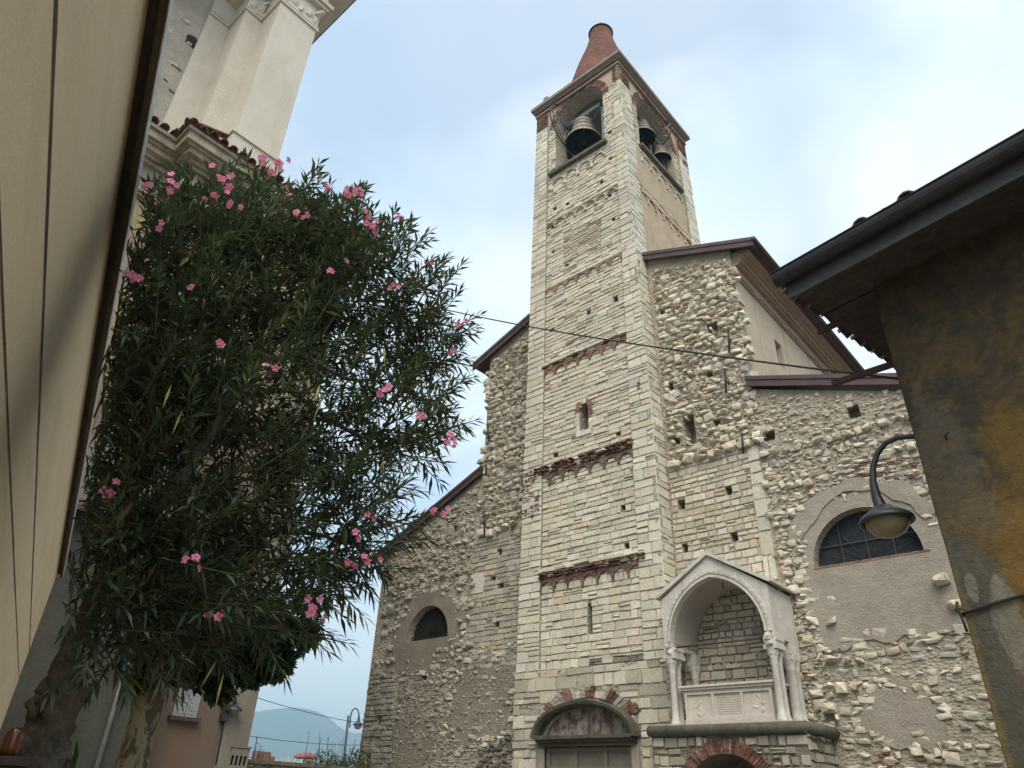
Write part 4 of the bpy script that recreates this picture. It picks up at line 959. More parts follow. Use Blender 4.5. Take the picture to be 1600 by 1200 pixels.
    archl = [(-9.45, 0.02), (-7.65, 0.02)]+[(-8.55+0.9*math.cos(math.pi*k/16), 2.1+0.72*math.sin(math.pi*k/16)) for k in range(17)]
    frb = lambda u, v, w: (u, by-w, v)
    panel(b, frb, [(bx0, 0), (bx1, 0), (bx1, 3.2), (bx0, 3.2)], [(archl, 1.4, True)], w=-0.02)
    frr = lambda u, v, w: (bx1+w, u, v); panel(b, frr, [(by, 0), (FY, 0), (FY, 3.2), (by, 3.2)], w=-0.02)
    panel(b, lambda u, v, w: (bx0, u, v), [(by, 0), (FY, 0), (FY, 3.2), (by, 3.2)])
    bo = b.build('tomb_base', M['mortar_dark'], t)
    r = MB(); vo = [(-8.55+1.22*math.cos(math.pi*k/16), 2.1+1.03*math.sin(math.pi*k/16)) for k in range(17)]
    ashlar(r, frb, [[(bx0, 0), (bx1, 0), (bx1, 3.2), (bx0, 3.2)], [(-9.77, 0), (-7.33, 0)]+vo], (0.14, 0.26), (0.16, 0.4), 0.03, (0.0, 0.04), PAL_DARKLOW+PAL_LOW[:2], miss=0.08)
    ashlar(r, frr, [[(by, 0), (FY, 0), (FY, 3.2), (by, 3.2)]], (0.14, 0.26), (0.16, 0.4), 0.03, (0.0, 0.04), PAL_DARKLOW+PAL_LOW[:3], miss=0.08)
    r.build('base_facing', M['rubble'], bo)
    k_ = MB(); n = 46
    for k in range(n):
        a0, a1 = math.pi*(k+0.08)/n, math.pi*(k+0.92)/n; tt = random.uniform(0.27, 0.31)
        q = [(0.9, 0.72, a0), (0.9+tt, 0.72+tt, a0), (0.9+tt, 0.72+tt, a1), (0.9, 0.72, a1)]
        P = [frb(-8.55+r1*math.cos(a), 2.1+r2*math.sin(a), w) for w in (-0.06, random.uniform(0.0, 0.025)) for r1, r2, a in q]
        k_.add(P, [(4,5,6,7),(0,1,5,4),(1,2,6,5),(2,3,7,6),(3,0,4,7)], pick(PAL_BRICK))
    k_.build('brick_arch', M['brick'], bo)
    sl = MB(); sl.box((bx0-0.02, by-0.04, 3.2), (bx1+0.02, FY-0.03, 3.44))
    pth = [(bx0-0.05, by-0.04, 3.32), (bx1-0.1, by-0.04, 3.32), (bx1+0.06, by+0.1, 3.32), (bx1+0.06, FY-0.05, 3.32)]
    sl.tube(pth, 0.125, 10); sl.build('base_slab', M['slab'], t)
    wl = MB(); frw = lambda u, v, w: (u, FY-0.03-w, v)
    ashlar(wl, frw, [[(XL+0.2, 3.45), (XR-0.2, 3.45), (XR-0.2, 5.4)]+[(u, z) for u, z in ptarch_list(arch)]+[(XL+0.2, 5.4)]], (0.14, 0.24), (0.18, 0.42), 0.02, (0.0, 0.02), PAL_LOW+PAL_TAN, w0=0.035); wl.build('niche_wall', M['rubble'], t)
def ptarch_list(a): return [p for p in a if p[1] > 5.43]
M['marble_in'] = m_plaster('darker_marble', (0.42, 0.385, 0.34), (0.36, 0.325, 0.285), (0.24, 0.21, 0.18), 1.0, 0.2, 0.5)  # darker tone of the marble, used inside the vault
wall_tomb()
# ================================================================== NEAR HOUSE ON THE LEFT
LW_A = rad(-72.2); LU = Vector((math.sin(LW_A), math.cos(LW_A), 0)); LL = Vector((-math.cos(LW_A), math.sin(LW_A), 0))
LD = 0.55; C0 = Vector((0, 0, 0))
frLW = lambda u, v, w: tuple(LU*u + LL*(LD-w) + Vector((0, 0, v)))
def near_house():
    zt = 1.6+5.58*LD; far = 26.05*LD
    t = thing('beige_house', 'close beige rendered house wall with two dark painted lines and a dark eave', 'house', tuple(LL*2+LU*5))
    w = MB(); panel(w, frLW, [(-7, 0), (far, 0), (far, zt+0.06), (-7, zt+0.06)], edge=6.0)
    w.build('wall', M['beige'], t)
    for h, a in ((3.375, 0.021), (2.613, 0.015)):
        l = MB(); pts = []; u = -7
        z = 1.6+h*LD
        n = 90; vs = []
        for i in range(n+1):
            u = -7+(far+7)*i/n; q = 0.0025*mnoise.noise((u*2.1, h, 0)); hw = a/2*(1+0.5*mnoise.noise((u*3.3, h*2, 1)))
            vs += [frLW(u, z+q-hw, 0.004), frLW(u, z+q+hw, 0.004)]
        l.add(vs, [(2*i, 2*i+2, 2*i+3, 2*i+1) for i in range(n)]); l.build('painted_line', M['line_brown'], t)
    e = MB()
    for k, (s0, s1, z0, z1) in enumerate(((-0.02, 0.055, zt+0.045, zt+0.09), (0.055, 0.088, zt-0.008, zt+0.088))):
        e.obox(frLW(-7, 0, 0), LU, (0, 0, 1), -LL, (0, far+7.1), (z0, z1), (s0, s1))
    e.build('eave', M['eave_brown'], t)
    g = MB(); g.obox(frLW(-7, 0, 0), LU, (0, 0, 1), -LL, (0, far+7.1), (zt-0.012, zt+0.085), (0.0885, 0.0945)); g.build('gutter_edge', M['pale_metal'], t)
    r = MB(); a = frLW(-7.1, zt+0.1, 0.03); b = frLW(far+0.09, zt+0.1, 0.03)
    A, B = Vector(a), Vector(b); up = Vector((0, 0, 1.2))+LL*3.0
    r.add([A, B, B+up, A+up, A+LL*6.1, B+LL*6.1], [(0, 1, 2, 3), (3, 2, 5, 4), (0, 3, 4), (1, 5, 2)]); r.build('roof', M['rooftile'], t)
def _beige():
    g = G('beige_render', 0.85, 0.2)
    c = g.mix(g.ramp(g.noise(0.5, 4, 0.6, 0.4), [(0.3, 0.0), (0.7, 1.0)]), (0.68, 0.53, 0.335), (0.72, 0.565, 0.37))
    st = g.noise(0.7, 5, 0.6, 0.3, g.scaled((1.0, 1.0, 5.0)))
    c = g.mix(g.ramp(st, [(0.5, 0.0), (0.75, 0.35)]), c, (0.40, 0.33, 0.24))
    c = g.mix(1.0, c, g.ramp(g.noise(60, 3, 0.6), [(0.3, 0.93), (0.7, 1.06)]), 'MULTIPLY')
    cr = g.voro(0.9, 'DISTANCE_TO_EDGE', None)
    ck = g.math('MULTIPLY', g.ramp(cr, [(0.0, 1.0), (0.004, 0.0)]), g.ramp(g.noise(0.8, 3), [(0.52, 0.0), (0.6, 0.5)])); c = g.mix(ck, c, (0.28, 0.22, 0.15))
    c = g.mix(g.ramp(g.noise(17, 4, 0.7), [(0.62, 0.0), (0.75, 0.3)]), c, (0.42, 0.33, 0.22))
    return g.done(c, g.math('ADD', g.noise(90, 4, 0.65), g.noise(7, 5)), 0.2, 0.01)
M['beige'] = _beige()
M['line_brown'] = m_plain('dark_brown_paint', (0.085, 0.042, 0.024), 0.9, 0, 0.3, 30)
M['pale_metal'] = m_plain('pale_worn_metal', (0.42, 0.40, 0.36), 0.5, 0.2, 0.35, 12)
near_house()

# small jar on a post at the foot of the near wall
def jar_post():
    p = atH(10, 1182, 3.3)
    t = thing('wooden_post', 'dark weathered post at the far left by the gnarled trunk', 'post', (p.x, p.y, 0))
    m = MB(); m.obox((p.x, p.y, 0), LU, -LL, (0, 0, 1), (-0.07, 0.07), (-0.07, 0.07), (0, p.z-0.03)); m.build('shaft', M['wood_dark'], t)
    m = MB(); m.obox((p.x, p.y, 0), LU, -LL, (0, 0, 1), (-0.085, 0.085), (-0.085, 0.085), (p.z-0.028, p.z)); m.build('cap', M['wood_dark'], t)
    j = MB(); j.lathe([(0.0, 0), (0.024, 0.0), (0.029, 0.012), (0.03, 0.05), (0.027, 0.075), (0.018, 0.088), (0.0, 0.092)], p+Vector((0, 0, 0.002)), 20)
    o = j.build('glazed_jar', m_plain('red_brown_glaze', (0.10, 0.026, 0.012), 0.15, 0, 0.25, 9, 0.6)); tag(o, 'small glossy red brown jar standing on the dark post', 'jar')
jar_post()

# ================================================================== BAROQUE CHURCH BEHIND THE TREE
def baroque():
    t = thing('baroque_church', 'tall pale church flank with stepped pilasters above a tiled cornice behind the oleander', 'church', (-22, 5, 0))
    XB = -17.0; K = 17/8.0
    y0 = atX(381, 170, XB).y; y1 = atX(458, 170, XB).y
    xs1 = atY(361, 170, y0).x                    # next face back
    ys1 = atX(325, 170, xs1).y; xs2 = atY(309, 170, ys1).x; ys2 = atX(264, 170, xs2).y
    xs3 = xs2-0.12
    ZB = 18.3; ZC = 1.6+(13.29-1.6)*K; ZT = ZC+4.2
    w = MB()
    w.box((-34, -9, ZB-0.4), (xs3, ys2+0.3, ZT)); wo = w.build('rough_wall', M['rough_wall'], t)
    p = MB()
    p.box((-34, ys2, ZB-0.4), (xs2, ys1+0.3, ZT-0.002)); p.box((-34.01, ys1, ZB-0.4), (xs1, y0+0.3, ZT-0.004)); p.box((-34.02, y0, ZB-0.4), (XB, y1, ZT-0.006))
    zb = 1.6+(10.05-1.6)*K
    for z0, z1, o in ((ZB-0.3, zb-0.25, 0.09), (zb-0.25, zb-0.12, 0.15), (zb-0.12, zb-0.02, 0.07)):
        p.box((xs1-0.3, y0-o, z0), (XB+o, y1+o, z1))
    p.build('pilaster', M['pilaster'], t)
    c = MB()                                     # capitals, entablature and cornice
    def step(z0, z1, o):
        c.box((-34.03-o, ys2-o*0.2, z0), (xs2+o, ys1+0.3, z1)); c.box((-34.04-o, ys1-o, z0+0.001), (xs1+o, y0+0.3, z1-0.001)); c.box((-34.05-o, y0-o, z0+0.002), (XB+o, y1+o, z1-0.002))
    step(ZC, ZC+0.1, 0.07); step(ZC+0.17, ZC+0.23, 0.05); step(ZC+1.25, ZC+1.4, 0.2); step(ZC+1.4, ZC+1.6, 0.3)
    for (X, ya, yb) in ((XB, y0, y1), (xs1, ys1, y0)):
        for yy in (ya+0.06, yb-0.06):
            for sgn in (1,):
                c.tube([(X+0.02+0.2*math.cos(q)*0.6, yy+0.12*math.sin(q*1.0), ZC+1.0+0.2*math.sin(q)) for q in [k*math.pi/8 for k in range(17)]], 0.07, 6)
        n = max(2, int((yb-ya)/0.28))
        for k in range(n):
            y = ya+(yb-ya)*(k+0.5)/n
            rock(c, lambda u, v, ww: (X+ww, u, v), y, ZC+0.5+0.12*(k % 2), 0.11, 0.2, 0.06, 0.02, (0.5, 0.5, 0.5), 0.2)
    step(ZC+1.75, ZC+2.6, 0.1); step(ZC+2.6, ZC+2.8, 0.35); step(ZC+2.8, ZC+3.0, 0.6); step(ZC+3.0, ZC+3.25, 0.95); step(ZC+3.25, ZC+3.4, 1.1)
    c.build('capital', M['pilaster'], t)
    r = MB(); r.box((-34.2, -9, ZC+3.45), (XB+1.2, y1+1.2, ZC+3.6)); r.build('roof_edge', M['rooftile_dark'], t)
    # flat dark sheet painted as the shade inside a hole in the rough wall
    h = MB(); q = atX(300, 64, xs3); panel(h, lambda u, v, ww: (xs3+ww, u, v), wobble(archloop(q.y, q.z-0.3, q.z-0.05, 0.22), 0.09, 0.1, 3), w=0.006); h.build('hole_shade_sheet', M['dark'], wo)
    ru = MB(); fw = lambda u, v, ww: (xs3+ww, u, v); rb = MB()
    for k in range(150):
        y, z = random.uniform(-2, ys2+0.1), random.uniform(ZB, ZT-2); rock(ru, fw, y, z, random.uniform(0.08, 0.28), random.uniform(0.06, 0.16), 0.03, 0.0, pick([((0.50,0.46,0.39),3),((0.58,0.54,0.46),2),((0.36,0.33,0.28),2)]), 0.4)
    for k in range(24):
        y, z = random.uniform(-1, ys2), random.uniform(ZB, ZT-3); rock(rb, fw, y, z, random.uniform(0.08, 0.2), 0.05, 0.03, 0.0, pick(PAL_BRICK), 0.3)
    ru.build('exposed_stones', M['rubble'], wo); rb.build('exposed_bricks', M['brick'], wo)
    # ---- lower storey
    YE = 9.87; yc = 4.55; XL2 = XB-0.85
    l = MB(); l.box((-34.1, -9, 0), (XL2, yc+0.2, ZB-0.5)); l.box((-34.12, yc, 0), (XB-0.05, YE, ZB-0.45))
    l.build('lower_wall', M['lower_wall'], t)
    cs = MB(); cs.box((XB-0.3, YE-0.68, 0), (XB+0.03, YE+0.03, 16.4)); cs.box((XB-0.3, yc-0.05, 6), (XB+0.03, yc+0.75, 16.4)); cs.box((XB-0.3, yc+1.3, 6), (XB+0.02, yc+2.2, 16.4)); cs.build('corner_pilaster', M['pilaster_low'], t)
    e = MB()
    def low(z0, z1, o):
        e.box((-34.2-o, -9, z0), (XL2+o, yc+0.1, z1)); e.box((-34.22-o, yc-o, z0+0.001), (XB-0.05+o, YE+o, z1-0.001))
    for z0, z1, o in ((15.9, 16.0, 0.12), (16.0, 16.12, 0.2), (16.12, 17.0, 0.06), (17.0, 17.12, 0.2), (17.12, 17.24, 0.32), (17.24, 17.42, 0.5), (17.42, 17.5, 0.58), (17.5, 17.78, 0.7), (17.78, 17.9, 0.78)): low(z0, z1, o)
    e.build('lower_cornice', M['stained_cornice'], t)
    # coppi along the cornice
    ti = MB(); xo = XB-0.05+0.86; ye = YE+0.8; yb = yc-0.86
    def coppo(a, b, r=0.13):
        a, b = Vector(a), Vector(b); d = (b-a).normalized(); sd = d.cross(Vector((0, 0, 1))).normalized(); up = sd.cross(d)
        n = 6; vs = []
        for pnt, rr in ((a, r), (b, r*0.85)):
            for k in range(n+1):
                q = math.pi*k/n; vs.append(pnt+sd*(rr*math.cos(q))+up*(rr*math.sin(q)))
            for k in range(n+1):
                q = math.pi*k/n; vs.append(pnt+sd*((rr-0.025)*math.cos(q))+up*((rr-0.025)*math.sin(q)))
        m = n+1; fs = []
        for k in range(n): fs += [(k, k+1, 2*m+k+1, 2*m+k), (m+k, 3*m+k, 3*m+k+1, m+k+1), (k, m+k, m+k+1, k+1)]
        ti.add(vs, fs, jit((0.5, 0.5, 0.5), 0.3))
    y = yb+0.15
    while y < ye:
        dz = random.uniform(-0.02, 0.03); o = random.uniform(-0.05, 0.05); coppo((xo+o, y, 17.94+dz), (xo-1.3, y, 18.36+dz)); y += 0.31
    x = xo-0.15
    while x > XL2:
        dz = random.uniform(-0.02, 0.03); coppo((x, yb+random.uniform(-0.05, 0.05), 17.94+dz), (x, yb+1.2, 18.36+dz)); x -= 0.31
    y = yb
    while y > -9: coppo((XL2+0.86, y, 17.94), (XL2-0.4, y, 18.34)); y -= 0.31
    ti.add([(xo, yb, 17.91), (xo, ye, 17.91), (xo-1.4, ye, 18.32), (xo-1.4, yb+1.3, 18.32), (XL2-0.5, yb+1.3, 18.32), (XL2-0.5, yb, 17.91)], [(0, 1, 2, 3), (0, 3, 4, 5)])
    ti.build('cornice_tiles', M['rooftile'], t)
    # shutters
    s0 = atX(268, 1118, XB-0.05); s1 = atX(306, 1118, XB-0.05); f = MB()
    ym = (s0.y+s1.y)/2
    for a, b in ((s0.y, ym-0.008), (ym+0.008, s1.y)): f.box((XB-0.049, a, s0.z), (XB-0.015, b, s0.z+1.0))
    for k in range(12):
        z = s0.z+0.06+k*0.077
        for a, b in ((s0.y+0.05, ym-0.05), (ym+0.05, s1.y-0.05)): f.box((XB-0.03, a, z), (XB-0.008, b, z+0.03))
    sh = f.build('window_shutter', M['shutter'], t); k = MB(); k.box((XB-0.06, s0.y-0.08, s0.z-0.09), (XB+0.09, s1.y+0.08, s0.z-0.004)); k.build('window_sill', M['wood_dark'], t)
    a = MB(); frq = lambda u, v, ww: (XB+0.05+ww, u, v); q0 = atX(362, 1172, XB+0.05); q1 = atX(388, 1172, XB+0.05); L = q1.y-q0.y
    arcs = [archloop(q0.y+L*(k+0.5)/4, q0.z-0.3, q0.z-0.13, L*0.085) for k in range(4)]
    panel(a, frq, [(q0.y, q0.z-0.36), (q1.y+0.03, q0.z-0.36), (q1.y+0.03, q0.z+0.06), (q0.y, q0.z+0.06)], [(x_, 0.05, True) for x_ in arcs], 0.0, 0.03); a.box((XB-0.04, q0.y, q0.z-0.36), (XB+0.079, q0.y+0.01, q0.z+0.06)); a.box((XB, q0.y-0.02, q0.z+0.06), (XB+0.1, q1.y+0.05, q0.z+0.1)); a.box((XB, q0.y-0.03, q0.z-0.46), (XB+0.12, q1.y+0.05, q0.z-0.36))
    a.build('arcaded_plinth', M['pilaster_low'], t)
    d = MB(); pt = [atX(x, y_, XB+0.02) for x, y_ in ((337, 1195), (350, 1130), (355, 1100))]; d.tube(pt, 0.02, 6); d.build('wall_conduit', M['iron'], t)
M['rough_wall'] = m_plaster('rough_patched_wall', (0.44, 0.40, 0.34), (0.33, 0.30, 0.25), (0.24, 0.20, 0.16), 0.9, 1.0, 0.5)
M['pilaster'] = m_plaster('pale_pilaster_render', (0.60, 0.555, 0.48), (0.54, 0.49, 0.41), (0.40, 0.36, 0.30), 0.6, 0.25, 0.5)
M['pilaster_low'] = m_plaster('grey_pilaster_render', (0.22, 0.195, 0.16), (0.19, 0.165, 0.135), (0.13, 0.115, 0.09), 0.8, 0.3, 0.5)
M['stained_cornice'] = m_plaster('stained_cornice_render', (0.40, 0.35, 0.27), (0.22, 0.185, 0.13), (0.06, 0.057, 0.042), 2.0, 0.4, 1.0)
def _lw():
    g = G('pink_and_ochre_render', 0.93, 0.12); z = g.sep()[2]
    low = g.mix(g.ramp(g.noise(0.8, 6, 0.65, 0.5), [(0.4, 0.0), (0.62, 1.0)]), (0.155, 0.095, 0.066), (0.135, 0.11, 0.088))
    hi = g.mix(g.ramp(g.noise(0.6, 6, 0.65, 0.5), [(0.35, 0.0), (0.65, 1.0)]), (0.34, 0.27, 0.15), (0.27, 0.235, 0.18))
    c = g.mix(g.ramp(g.math('DIVIDE', z, 20.0), [(0.45, 0.0), (0.55, 1.0)]), low, hi)
    c = g.mix(g.ramp(g.noise(1.3, 6, 0.7, 0.2, g.scaled((1.6, 1.6, 0.35))), [(0.5, 0.0), (0.8, 0.6)]), c, (0.12, 0.10, 0.075))
    return g.done(c, g.noise(20, 5, 0.7), 0.3, 0.02)
M['lower_wall'] = _lw()
M['shutter'] = m_plain('pale_grey_shutter_paint', (0.27, 0.275, 0.265), 0.7, 0, 0.15, 5)
baroque()
def annex():
    X = -16.55; y1 = 7.45
    t = thing('grey_house', 'low dark grey rendered house with a pale drainpipe behind the two trunks', 'house', (-19, 2, 0))
    w = MB(); w.box((-24, -6, 0), (X, y1, 6.6)); w.build('wall', M['annex'], t)
    r = MB(); r.add([(X+0.4, -6, 6.55), (X+0.4, y1+0.2, 6.55), (X-0.5, y1+0.2, 7.0), (X-0.5, -6, 7.0), (X+0.4, -6, 6.62), (X+0.4, y1+0.2, 6.62), (X-0.5, y1+0.2, 7.08), (X-0.5, -6, 7.08)], [(0,1,2,3),(7,6,5,4),(0,4,5,1),(1,5,6,2)]); r.build('roof', M['rooftile_dark'], t)
    p = MB(); q = atX(165, 1150, X+0.06); p.tube([(X+0.07, q.y, 0), (X+0.07, q.y, 6.5)], 0.05, 8); p.build('drainpipe', M['pipe'], t)
M['annex'] = m_plaster('dark_grey_render', (0.085, 0.08, 0.066), (0.066, 0.062, 0.052), (0.04, 0.038, 0.032), 0.8, 0.4, 0.6)
M['pipe'] = m_plain('grey_drainpipe', (0.16, 0.155, 0.14), 0.6, 0.1, 0.2)
annex()
def wall_lamp_far():
    X = -16.86; P = [atX(x, y, X) for x, y in ((353, 1112), (356, 1105), (356.5, 1090), (359, 1078), (363, 1073), (367, 1078), (367.5, 1092), (366.5, 1103))]
    t = thing('wall_lamp', 'dark gooseneck wall lamp on the pinkish wall beside the pale corner', 'lamp', P[0])
    m = MB(); m.tube(P, [0.03]*7+[0.06], 6); m.build('arm', M['lamp_dark'], t)
    m = MB(); a = atX(352, 1112, X-0.1); m.box((X-0.2, a.y-0.07, a.z-0.2), (X-0.02, a.y+0.07, a.z+0.16)); m.build('wall_bracket', M['lamp_dark'], t)
    c = atX(366, 1109, X); m = MB(); m.lathe([(0.03, 0.16), (0.06, 0.1), (0.13, 0.045), (0.19, 0.0), (0.185, -0.02)], c, 18); m.build('shade', M['lamp_dark'], t)
    m = MB(); m.lathe([(0.14, -0.005), (0.13, -0.04), (0.08, -0.09), (0.0, -0.1)], c, 16); m.build('bulb', M['lamp_glass'], t)
wall_lamp_far()
# ================================================================== OCHRE HOUSE ON THE RIGHT
RP = Vector((-1.21, 6.89, 0)); RE = Vector((0.9816, -0.1908, 0)); RN = Vector((0.1908, 0.9816, 0))
RH = 6.5
frRF = lambda u, v, w: tuple(RP + RE*u - RN*w + Vector((0, 0, v)))      # front wall
frRS = lambda u, v, w: tuple(RP + RN*u - RE*w + Vector((0, 0, v)))      # hidden side wall
def on_front(px, py):
    d = ray(px, py); t = (RP-CAM).dot(RN)/d.dot(RN); p = CAM+d*t; return ((p-RP).dot(RE), p.z)
def ochre_house():
    t = thing('ochre_house', 'old ochre house with peeling render, black gutter and overhanging eave on the right', 'house', tuple(RP+RE*4+RN*4))
    w = MB()
    # front with a softly rounded, uneven corner
    n = 40; vs = []; m = 6
    prof = [(-0.001, 0.06), (0.012, 0.02), (0.035, 0.002), (0.5, 0.0), (3.0, 0.0), (9.0, 0.0)]
    for i in range(n+1):
        z = RH*i/n
        for (u, b) in prof:
            k = 0.02*mnoise.noise((u*0.8, z*1.3, 4)) if u < 1 else 0
            vs.append(frRF(u+k, z, -b))
    w.add(vs, [(i*m+j, i*m+j+1, (i+1)*m+j+1, (i+1)*m+j) for i in range(n) for j in range(m-1)], smooth=True)
    w.add([frRF(0, 0, -0.06), frRF(0, RH, -0.06), tuple(Vector(frRF(0, RH, 0))+RN*8), tuple(Vector(frRF(0, 0, 0))+RN*8)], [(0, 1, 2, 3)])
    A = Vector(frRF(9, 0, 0)); w.add([A, A+RN*8, A+RN*8+Vector((0, 0, RH)), A+Vector((0, 0, RH))], [(0, 1, 2, 3)])
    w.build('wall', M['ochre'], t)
    hk = MB(); c = on_front(1478, 686); hk.tube([frRF(c[0], c[1], -0.01), frRF(c[0]+0.02, c[1]+0.01, 0.05), frRF(c[0]+0.06, c[1]+0.03, 0.06)], 0.009, 6); hk.build('iron_hook', M['iron'], t)
    # eave: soffit boards, fascia, gutter
    of, os_ = 0.66, 0.6
    s = MB()
    for k in range(7):
        a0, a1 = -of+0.02+k*0.1, -of+0.02+k*0.1+0.094
        s.obox(RP+Vector((0, 0, RH-0.02)), RE, RN, (0, 0, 1), (-os_+0.02, 9.4), (a0, a1), (0, 0.02+0.004*(k % 2)))
    for k in range(80):
        a0 = -of+0.74+k*0.1
        s.obox(RP+Vector((0, 0, RH-0.02)), RE, RN, (0, 0, 1), (-os_+0.02, 0.2), (a0, a0+0.094), (0, 0.02+0.004*(k % 2)))
    so_ = s.build('soffit', M['wood_dark'], t)
    f = MB(); f.obox(RP+Vector((0, 0, RH)), RE, RN, (0, 0, 1), (-os_+0.03, 9.4), (-of, -of+0.03), (-0.17, 0.07)); f.build('fascia', M['fascia'], t)
    g = MB(); n = 10; vs = []
    for u in (-os_-0.03, 9.4):
        for k in range(n+1):
            q = math.pi*(1+k/n); vs.append(RP+RE*u+RN*(-of-0.085+0.095*math.cos(q))+Vector((0, 0, RH+0.10+0.12*math.sin(q))))
    m = n+1; g.add(vs, [(k, k+1, m+k+1, m+k) for k in range(n)]+[tuple(range(m)), tuple(range(2*m-1, m-1, -1))], smooth=False)
    for u, in ((-os_-0.03,), (9.4,)): pass
    g.tube([RP+RE*(-os_-0.03)+RN*(-of-0.18)+Vector((0, 0, RH+0.105)), RP+RE*9.4+RN*(-of-0.18)+Vector((0, 0, RH+0.105))], 0.012, 6)
    go = g.build('gutter', M['gutter'], t)
    # roof with barrel tiles
    r = MB(); z0 = RH+0.03; sl = 0.36; c = [(-os_, -of), (9.4, -of), (9.4, 9), (-os_, 9)]
    pt = lambda a, b, z: RP+RE*a+RN*b+Vector((0, 0, z))
    r.add([pt(-os_, -of, z0), pt(9.4, -of, z0), pt(9.4, 4, z0+1.6), pt(3.5, 4, z0+1.6), pt(-os_, 8.6, z0), pt(9.4, 8.6, z0)], [(0, 1, 2, 3), (0, 3, 4), (3, 2, 5, 4)])
    def tile(a, b, rr=0.095):
        a, b = Vector(a), Vector(b); d = (b-a).normalized(); sd = d.cross(Vector((0, 0, 1))).normalized(); up = sd.cross(d); n = 6; vs = []
        for pnt in (a, b):
            for q in range(n+1): vs.append(pnt+sd*(rr*math.cos(math.pi*q/n))+up*(rr*math.sin(math.pi*q/n)))
            for q in range(n+1): vs.append(pnt+sd*((rr-0.018)*math.cos(math.pi*q/n))+up*((rr-0.018)*math.sin(math.pi*q/n)))
        m = n+1; fs = []
        for k in range(n): fs += [(k, k+1, 2*m+k+1, 2*m+k), (m+k, 3*m+k, 3*m+k+1, m+k+1), (k, m+k, m+k+1, k+1)]
        r.add(vs, fs)
    u = -os_+0.08
    while u < 9.3:
        dz = random.uniform(-0.03, 0.05)+(0.03 if 0.2 < u < 1.6 else 0.0); o = random.uniform(-0.05, 0.05); tile(pt(u, -of-0.13+o, z0-0.01+dz), pt(u, -of+0.9, z0-0.01+dz+0.37)); u += 0.225
    v = -of+0.2
    while v < 8.5:
        dz = random.uniform(-0.015, 0.02); tile(pt(-os_-0.07+random.uniform(-0.03, 0.03), v, z0-0.02+dz), pt(-os_+0.8, v, z0+0.27+dz)); v += 0.225
    r.build('roof_tiles', M['rooftile_dark'], t)
    # iron stays reaching out from the side wall
    for p0, p1 in ((atH(1312, 503, 7.1), atH(1279, 519, 7.2)), (atH(1398, 568, 7.35), atH(1300, 600, 7.45))):
        b = MB(); d = (p1-p0); sd = d.cross(Vector((0, 0, 1))).normalized(); up = sd.cross(d.normalized()); b.obox(p0, d, sd, up, (-0.25, 1), (-0.022, 0.022), (-0.03, 0.03)); b.build('iron_stay', M['rust'], t)
ochre_house_mats = None
